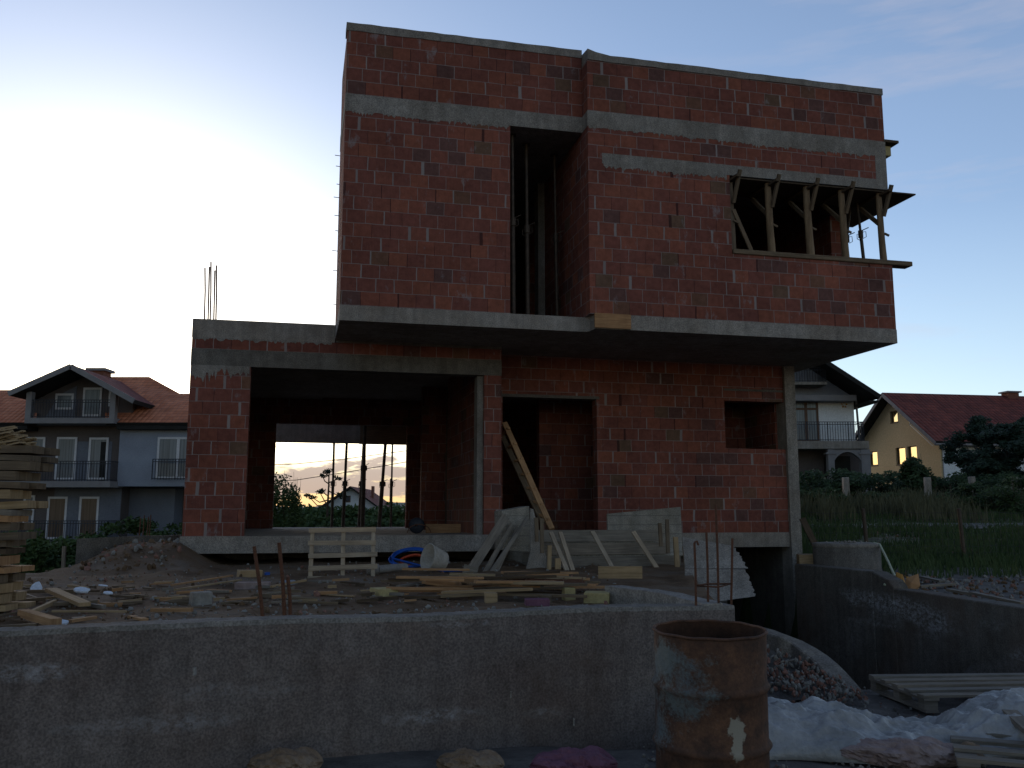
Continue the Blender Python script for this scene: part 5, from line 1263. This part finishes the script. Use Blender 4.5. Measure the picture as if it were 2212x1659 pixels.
# main roof
b = MB(); e0 = YW-1.0; zE = bz(912); 
yR = YW+4.2; zR = bZ(813, yR); y2 = YW+2.6; z2 = bZ(850, y2); xE = bX(455, y2)
roofquad(b, [(bX(225, e0), e0, zE), (bX(470, e0), e0, zE), (xE, y2, z2), (bX(382, y2), y2, z2), (bX(313, yR), yR, zR), (bX(205, yR), yR, zR)])
roofquad(b, [(xL-2, e0, zE), (bX(75, e0), e0, zE), (bX(75, y2), y2, bZ(842, y2)), (xL-2, y2, bZ(842, y2))])
roofquad(b, [(bX(382, y2), y2, z2), (xE, y2, z2), (xE, YW+9.8, zE), (bX(382, y2), YW+9.8, zE)])
roofquad(b, [(xE, YW+9.8, zE), (xL-2, YW+9.8, zE), (bX(205, yR), yR+.01, zR-.02), (bX(313, yR), yR+.01, zR-.02)])
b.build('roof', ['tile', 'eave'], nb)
b = MB(); b.box((xM, e0, zE-.32), (xR, YW-.61, zE-.14)); b.box((xL, e0-.0, zE-.32), (bx(48), YW-.01, zE-.14)); b.build('eave', 'eave', nb)
# front gable roof (dark soffit, grey rake)
b = MB(); g0 = YB-.5; g1 = YW+5
ap = (bx(152), bz(790)); lf_ = (bx(22), bz(850)); rt_ = (bx(293), bz(866))
roofquad(b, [(lf_[0], g1, lf_[1]), (lf_[0], g0, lf_[1]), (ap[0], g0, ap[1]), (ap[0], g1, ap[1])], thick=.2)
roofquad(b, [(rt_[0], g0, rt_[1]), (rt_[0], g1, rt_[1]), (ap[0], g1, ap[1]), (ap[0], g0, ap[1])], thick=.2)
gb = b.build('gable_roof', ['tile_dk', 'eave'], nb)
b = MB(); b.bar((lf_[0], g0-.02, lf_[1]-.08), (ap[0], g0-.02, ap[1]-.08), .06, .24, up=(0, 0, 1)); b.bar((ap[0], g0-.02, ap[1]-.08), (rt_[0], g0-.02, rt_[1]-.08), .06, .24, up=(0, 0, 1)); b.build('rake_board', 'trim', nb)
ch = MB(); ch.box((bX(181, 46.5), YW+3.2, bZ(850, 46.5)), (bX(213, 46.5), YW+4.1, bZ(800, 46.5))); ch = ch.build('chimney', 'chim', nb)
b = MB(); b.box((bX(176, 46.5), YW+3.05, bZ(800, 46.5)), (bX(219, 46.5), YW+4.25, bZ(794, 46.5))); b.build('chimney_cap', 'trim', ch)

# ---- white house at the right, half hidden
YH = 47.0
def wx(px): return (px-1106)/1950*YH
def wz(py, Y=47.0): return EYE+(1110-py)/1950*Y
wh = thing('white_house', 'white house with brown doors, iron balconies and deep dark eaves behind the grey column', 'house', (wx(1780), YH, 2))
b = MB(); b.box((wx(1560), YH, wz(960)), (wx(1849), YH+9, wz(862))); b.build('wall', 'pl_white', wh)
b = MB(); b.slabpoly([(wx(1560), YH+.01, wz(862)), (wx(1849), YH+.01, wz(862)), (wx(1849), YH+.01, wz(855)), (wx(1705), YH+.01, wz(745)), (wx(1560), YH+.01, wz(855))][::-1], (0, .3, 0)); b.build('gable_wall', 'pl_blue', wh)
b = MB(); b.box((wx(1560), YH-.9, wz(868)-.05), (wx(1842), YH, wz(858))); b.build('cornice', 'trim', wh)
b = MB(); b.box((wx(1560), YH-1.1, wz(965)-.2), (wx(1860), YH, wz(957))); b.build('balcony', 'conc_lt', wh)
railing(wh, I4, wx(1600), wx(1852), wz(957), .98, YH-1.0, ret=.9)
b = MB(); b.box((wx(1700), YH-1.3, wz(838)), (wx(1775), YH, wz(832))); b.build('balcony', 'conc', wh); railing(wh, I4, wx(1690), wx(1774), wz(832), .75, YH-1.2, ret=1.1)
b = MB(); b.box((wx(1560), YH+.6, 1), (wx(1866), YH+8, wz(962))); b.build('lower_wall', 'pl_brown', wh)
for px0, px1 in ((1773, 1786), (1843, 1862)):
    b = MB(); b.box((wx(px0), YH-1.05, 1), (wx(px1), YH-.7, wz(966)-.2)); b.box((wx(px0)-.1, YH-1.09, wz(985)), (wx(px1)+.1, YH-.66, wz(981))); b.build('pillar', 'trim', wh)
b = MB(); xa_, xb_ = wx(1786), wx(1843); n = 14; zt_ = wz(966)-.21; arc = [(xa_+(xb_-xa_)*i/n, wz(1000)+(wz(980)-wz(1000))*math.sin(math.pi*i/n)**.7) for i in range(n+1)]
b.slabpoly([(x, YH-1.0, z) for x, z in arc]+[(xb_, YH-1.0, zt_), (xa_, YH-1.0, zt_)], (0, .25, 0)); fix_normals(b.build('arch', 'trim', wh))
b = MB(); b.box((wx(1787), YH+.5, 1), (wx(1843), YH+.59, wz(985))); b.build('garage_door', 'eave', wh)
window(wh, I4, wx(1690), wx(1771), wz(955), wz(866), YH-.02, 'brownframe', 'glass_curt', mull=2, cross=wz(884), fw=.11)
b = MB(); 
for i in range(5): a = i*1.256+.3; b.rock((wx(1828)+math.cos(a)*.12, YH-.03, wz(875)+math.sin(a)*.12), .08, (1, .3, .8))
b.build('wall_ornament', 'orange', wh)
b = MB(); g0 = YH-2.1; g1 = YH+9.5; ap = (bX(1703, g0), bZ(712, g0)); rt_ = (bX(1911, g0), bZ(853, g0)); l_ = (bX(1494, g0), bZ(853, g0))
roofquad(b, [(rt_[0], g0, rt_[1]), (rt_[0], g1, rt_[1]), (ap[0], g1, ap[1]), (ap[0], g0, ap[1])], thick=.22)
roofquad(b, [(l_[0], g1, l_[1]), (l_[0], g0, l_[1]), (ap[0], g0, ap[1]), (ap[0], g1, ap[1])], thick=.22)
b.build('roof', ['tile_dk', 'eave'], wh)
b = MB(); b.box((wx(1851), g0+.1, rt_[1]-.36), (rt_[0]-.1, g1, rt_[1]-.26)); b.slabpoly([(wx(1851), g0+.12, rt_[1]-.27), (rt_[0]-.15, g0+.12, rt_[1]-.27), (wx(1760), g0+.12, wz(748)-.35), (wx(1740), g0+.12, wz(760)-.5)], (0, .05, 0)) if False else None
b.build('eave', 'eave', wh)
b = MB(); b.tube([(wx(1854), YH-.05, wz(866)), (wx(1857), YH-.05, wz(960))], .06, 8); b.build('drainpipe', 'trim', wh)

# ---- yellow house
yd = Vector((-.174, .985, 0)); yn = Vector((-.985, -.174, 0)); yp = Vector((23.7, 50.0, 0))
YM = Matrix(((yd.x, -yn.x, 0, yp.x), (yd.y, -yn.y, 0, yp.y), (0, 0, 1, 0), (0, 0, 0, 1)))    # local x along the gable (away), y into the house
# keep the frame right-handed: mirror x
YM = Matrix(((-yd.x, -yn.x, 0, yp.x), (-yd.y, -yn.y, 0, yp.y), (0, 0, 1, 0), (0, 0, 0, 1)))
yh = thing('yellow_house', 'yellow plastered house with dark red roof and windows mirroring the sunset', 'house', mat=YM)
W = 8.2; ze = 5.75; za = 8.6
wins = [(-7.0, -6.1, 4.5, 5.38), (-4.15, -3.2, 4.4, 5.42), (-3.0, -2.1, 4.4, 5.42), (-4.5, -3.75, 6.95, 7.65)]
b = MB(YM)
def gable_wall(b):                    # gable cut into strips so the window openings are real
    xs_ = sorted(set([-W, 0, -W/2]+[w[0] for w in wins]+[w[1] for w in wins]))
    roofz = lambda x: ze+(za-ze)*(1-abs(x+W/2)/(W/2))
    for x0, x1 in zip(xs_, xs_[1:]):
        segs = [(w[2], w[3]) for w in wins if w[0] <= x0+1e-6 and w[1] >= x1-1e-6]; z = 1.0
        for (s0, s1) in sorted(segs)+[(None, None)]:
            if s0 is None: zz0, zz1 = roofz(x0), roofz(x1)
            else: zz0 = zz1 = s0
            b.slabpoly([(x0, 0, z), (x1, 0, z), (x1, 0, zz1), (x0, 0, zz0)][::-1], (0, .35, 0))
            z = s1
gable_wall(b); fix_normals(b.build('gable_wall', 'pl_yellow', yh))
b = MB(YM); b.box((-W+.01, .36, 1), (-.01, 18, ze)); b.build('wall', 'pl_white', yh)
for (x0, x1, z0, z1) in wins:
    f = MB(YM); f.box((x0-.02, -.03, z0-.05), (x1+.02, .09, z0-.0)); f.box((x0+.001, .1, z0+.001), (x0+.05, .18, z1-.001)); f.box((x1-.05, .1, z0+.001), (x1-.001, .18, z1-.001)); f.box((x0+.051, .1, z1-.05), (x1-.051, .18, z1-.001)); f.box((x0+.051, .1, z0+.001), (x1-.051, .18, z0+.05))
    f = f.build('window', 'brownframe', yh); g = MB(YM); g.box((x0+.03, .13, z0+.03), (x1-.03, .15, z1-.03)); g.build('pane', 'glass_mirror', f)
b = MB(YM); oh = .65; sl = (za-ze)/(W/2); Lr = 19
zE_ = ze-sl*oh
roofquad(b, [(oh, -.7, zE_+.15), (oh, Lr, zE_+.15), (-W/2, Lr, za+.15), (-W/2, -.7, za+.15)], thick=.14)
roofquad(b, [(-W-oh, Lr, zE_+.15), (-W-oh, -.7, zE_+.15), (-W/2, -.7, za+.15), (-W/2, Lr, za+.15)], thick=.14)
b.build('roof', ['tile_dk', 'eave'], yh)
b = MB(YM)
for s in (0, 1):
    xe = oh if s == 0 else -W-oh
    b.bar((xe, -.72, zE_+.02), (-W/2, -.72, za+.02), .04, .2, up=(0, 0, 1))
b.build('rake_board', 'trim', yh)
b = MB(YM)
for s in (0, 1):
    xe = .35 if s == 0 else -W-.35; xm = -1.6 if s == 0 else -W+1.6; zf = lambda x: ze+sl*(W/2-abs(x+W/2))-.3
    b.bar((xe, -.66, zf(xe)), (xm, -.66, zf(xm)), .03, .05, up=(0, 0, 1)); b.bar((xm, -.66, zf(xm)), (xm, -.66, zf(xm)+.22), .03, .05, up=(0, 1, 0))
b.build('trim_strip', 'gutter', yh)
for (yy, lab) in ((7.6, 0), (16.4, 1)):
    cb = MB(YM); cb.box((-W/2-.3, yy, za-.2), (-W/2+.3, yy+.75, za+.3+.15*lab)); cb = cb.build('chimney', 'chim', yh)
    b = MB(YM); b.box((-W/2-.42, yy-.12, za+.31+.15*lab), (-W/2+.42, yy+.87, za+.4+.15*lab)); b.build('chimney_cap', 'trim', cb)
b = MB(YM); b.box((.02, .1, 1), (.1, 1.1, ze-.4)); b.build('side_wall_panel', 'pl_white', yh)
b = MB(YM); b.tube([(oh-.05, -.7, zE_-.02), (oh-.05, Lr, zE_-.02)], .07, 8); b.build('gutter', 'trim', yh)

# ---- white gabled house far behind, through the rear opening
YF = 70.0
def fx_(px): return (px-1106)/1950*YF
def fz(py): return EYE+(1110-py)/1950*YF
fh = thing('far_house', 'small white gabled house far away, seen between the rear props', 'house', (fx_(760), YF, -2))
b = MB(); b.slabpoly([(fx_(696), YF, -2), (fx_(826), YF, -2), (fx_(826), YF, fz(1100)), (fx_(761), YF, fz(1056)), (fx_(696), YF, fz(1100))][::-1], (0, 9, 0)); b.build('wall', 'pl_white', fh)
b = MB()
roofquad(b, [(fx_(835), YF-.6, fz(1103)), (fx_(835), YF+9.5, fz(1103)), (fx_(761), YF+9.5, fz(1051)), (fx_(761), YF-.6, fz(1051))])
roofquad(b, [(fx_(685), YF+9.5, fz(1103)), (fx_(685), YF-.6, fz(1103)), (fx_(761), YF-.6, fz(1051)), (fx_(761), YF+9.5, fz(1051))]); b.build('roof', ['tile_dk', 'eave'], fh)
window(fh, I4, fx_(748), fx_(760), fz(1085), fz(1071), YF-.02, 'brownframe', 'glass', fw=.06)
b = MB(); b.box((fx_(791), YF+3, fz(1085)), (fx_(796), YF+3.6, fz(1048))); cb = b.build('chimney', 'chim', fh)
# red-roofed house glimpsed through the slit
sh = thing('far_house', 'red roofed house glimpsed through the narrow slit window', 'house', (D(992, 1090, 40).x, 40, -2))
b = MB(); b.box((D(983, 1080, 40).x+.1, 40, -2), (D(1060, 1080, 40).x, 47, D(983, 1045, 40).z)); b.build('wall', 'pl_white', sh)
b = MB(); roofquad(b, [(D(979, 1045, 40).x, 39.5, D(979, 1046, 40).z), (D(1070, 1045, 40).x, 39.5, D(979, 1046, 40).z), (D(1070, 1045, 40).x, 44, D(979, 985, 40).z), (D(992, 1045, 40).x, 44, D(979, 985, 40).z)]); b.build('roof', ['tile_dk', 'eave'], sh)

# items on the ground floor slab
b = MB(HM); P = []
for i in range(16): a = math.pi*i/15; c = Hy(905-25*math.cos(a), 1152, 2.6); P.append((c.x, 2.6, 1.19+.14*math.sin(a)))
b.tube(P, .008, 5); tag(b.build('bent_cable', 'rebar'), 'thin cable bent in an arch on the ground floor edge', 'cable')
b = MB(HM); c = Hy(900, 1150, 2.8); b.lathe([(.02, -.06), (.13, -.06), (.135, 0), (.13, .06), (.02, .06)], (c.x, 2.8, 1.31), 20, axis=(.3, 1, 0)); tag(b.build('cable_drum', 'iron'), 'dark round cable coil on the ground floor edge behind the blue hose', 'cable coil')
b = MB(HM); c0 = Hy(920, 1150, 3.0); c1 = Hy(995, 1150, 3.0); b.box((c0.x, 3.0, 1.18), (c1.x, 3.04, 1.33)); tag(b.build('low_board', 'wood_orange'), 'low brown board set on edge inside the dark ground floor room', 'board')

# ================================================================== SKY, SUN, CAMERA
SUN_AZ = R(-24)                      # left of the view axis (+Y)
SUN_EL = R(9)
w = bpy.data.worlds.new('World'); SC.world = w; w.use_nodes = True
nt = w.node_tree; nt.nodes.clear(); q = N(nt)
out = q.n('ShaderNodeOutputWorld'); bg = q.n('ShaderNodeBackground')
sky = q.n('ShaderNodeTexSky', sky_type='NISHITA'); sky.sun_disc = False; sky.sun_elevation = SUN_EL; sky.sun_rotation = SUN_AZ
sky.altitude = 300; sky.air_density = 1.0; sky.dust_density = 1.0; sky.ozone_density = 3.0
tc = q.n('ShaderNodeTexCoord').outputs['Generated']
nrm = q.n('ShaderNodeVectorMath', operation='NORMALIZE'); q.l(tc, nrm.inputs[0])
sp = q.n('ShaderNodeSeparateXYZ'); q.l(nrm.outputs[0], sp.inputs[0]); X, Y, Z = sp.outputs
az = q.m('ARCTAN2', X, Y)            # radians, 0 = +Y, negative = left
# low cloud bank around the sunset
cl = q.noise(q.map(nrm.outputs[0], (1, 1, 4.0)), 17, 6, .62)
cl2 = q.noise(q.map(nrm.outputs[0], (1, 1, 4.0)), 30, 4, .6)
dens = q.m('ADD', q.m('MULTIPLY', cl, .75), q.m('MULTIPLY', cl2, .25))
band = q.ramp(Z, [(0, g3(.2)), (.016, g3(.3)), (.028, g3(.95)), (.046, g3(.9)), (.056, g3(.42)), (.075, g3(.3)), (.1, g3(0))])
azm = q.ramp(q.m('ADD', q.m('MULTIPLY', az, 1.0), .5), [(.0, g3(.0)), (.16, g3(.1)), (.22, g3(1)), (.48, g3(1)), (.58, g3(.0))])
k = q.m('ADD', dens, q.m('MULTIPLY', q.m('SUBTRACT', band, .5), .26))
mask = q.m('MULTIPLY', q.m('MULTIPLY', q.ramp(k, [(.49, g3(0)), (.56, g3(1))]), azm), q.ramp(Z, [(.085, g3(1)), (.1, g3(0))]))
# sky behind the camera, unseen, is warmed and lifted to brighten the facade
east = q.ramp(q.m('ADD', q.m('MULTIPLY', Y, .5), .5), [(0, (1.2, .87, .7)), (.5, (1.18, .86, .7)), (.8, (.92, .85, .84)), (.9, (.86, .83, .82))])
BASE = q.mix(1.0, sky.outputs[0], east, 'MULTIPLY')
hz = q.ramp(q.m('ADD', q.m('MULTIPLY', Y, .5), .5), [(.55, g3(0)), (.85, g3(1))])
veil = q.ramp(Z, [(0, (1.75, 1.75, 1.7)), (.12, (1.35, 1.4, 1.5)), (.3, (.62, .66, .85)), (.6, (.35, .38, .5))])
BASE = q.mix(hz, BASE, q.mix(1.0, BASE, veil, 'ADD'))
# warm glow low over the horizon where the sun has gone behind cloud
warm = q.m('MULTIPLY', q.ramp(Z, [(.0, g3(1)), (.045, g3(1)), (.085, g3(0))]), q.ramp(q.m('ADD', az, .5), [(.1, g3(0)), (.2, g3(1)), (.42, g3(1)), (.6, g3(0))]))
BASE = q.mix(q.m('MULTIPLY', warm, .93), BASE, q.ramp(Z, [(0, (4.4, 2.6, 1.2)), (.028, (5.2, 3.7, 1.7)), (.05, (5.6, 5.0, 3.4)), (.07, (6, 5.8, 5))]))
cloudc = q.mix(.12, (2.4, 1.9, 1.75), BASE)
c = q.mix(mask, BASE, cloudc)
q.l(c, bg.inputs[0]); wisp = q.noise(q.map(nrm.outputs[0], (1.5, 1.5, 9.0)), 2.6, 5, .6)
wk = q.m('MULTIPLY', q.ramp(wisp, [(.5, g3(0)), (.75, g3(.35))]), q.ramp(q.m('ADD', az, .5), [(.6, g3(0)), (.95, g3(1))]))
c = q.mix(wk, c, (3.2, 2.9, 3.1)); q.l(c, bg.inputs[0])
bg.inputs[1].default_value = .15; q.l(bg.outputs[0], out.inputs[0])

sd = bpy.data.lights.new('sun', 'SUN'); sd.energy = .12; sd.angle = R(14); sd.color = (1, .72, .5)
so = bpy.data.objects.new('sun', sd); col.objects.link(so)
dirv = Vector((math.sin(SUN_AZ)*math.cos(SUN_EL), math.cos(SUN_AZ)*math.cos(SUN_EL), math.sin(SUN_EL)))
so.rotation_euler = dirv.to_track_quat('Z', 'Y').to_euler(); so.location = (0, 0, 30)

cd = bpy.data.cameras.new('camera'); cam = bpy.data.objects.new('camera', cd); col.objects.link(cam); SC.camera = cam
cd.sensor_width = 36; cd.lens = F/2212*36; cd.clip_end = 3000; cd.clip_start = .05
cam.location = (0, 0, EYE); cam.rotation_euler = (R(90)+PT, 0, 0)
SC.view_settings.view_transform = 'Standard'; SC.view_settings.look = 'None'; SC.view_settings.gamma = 1
SC.view_settings.exposure = 0.5
SC.render.engine = 'CYCLES'
SC.cycles.max_bounces = 6
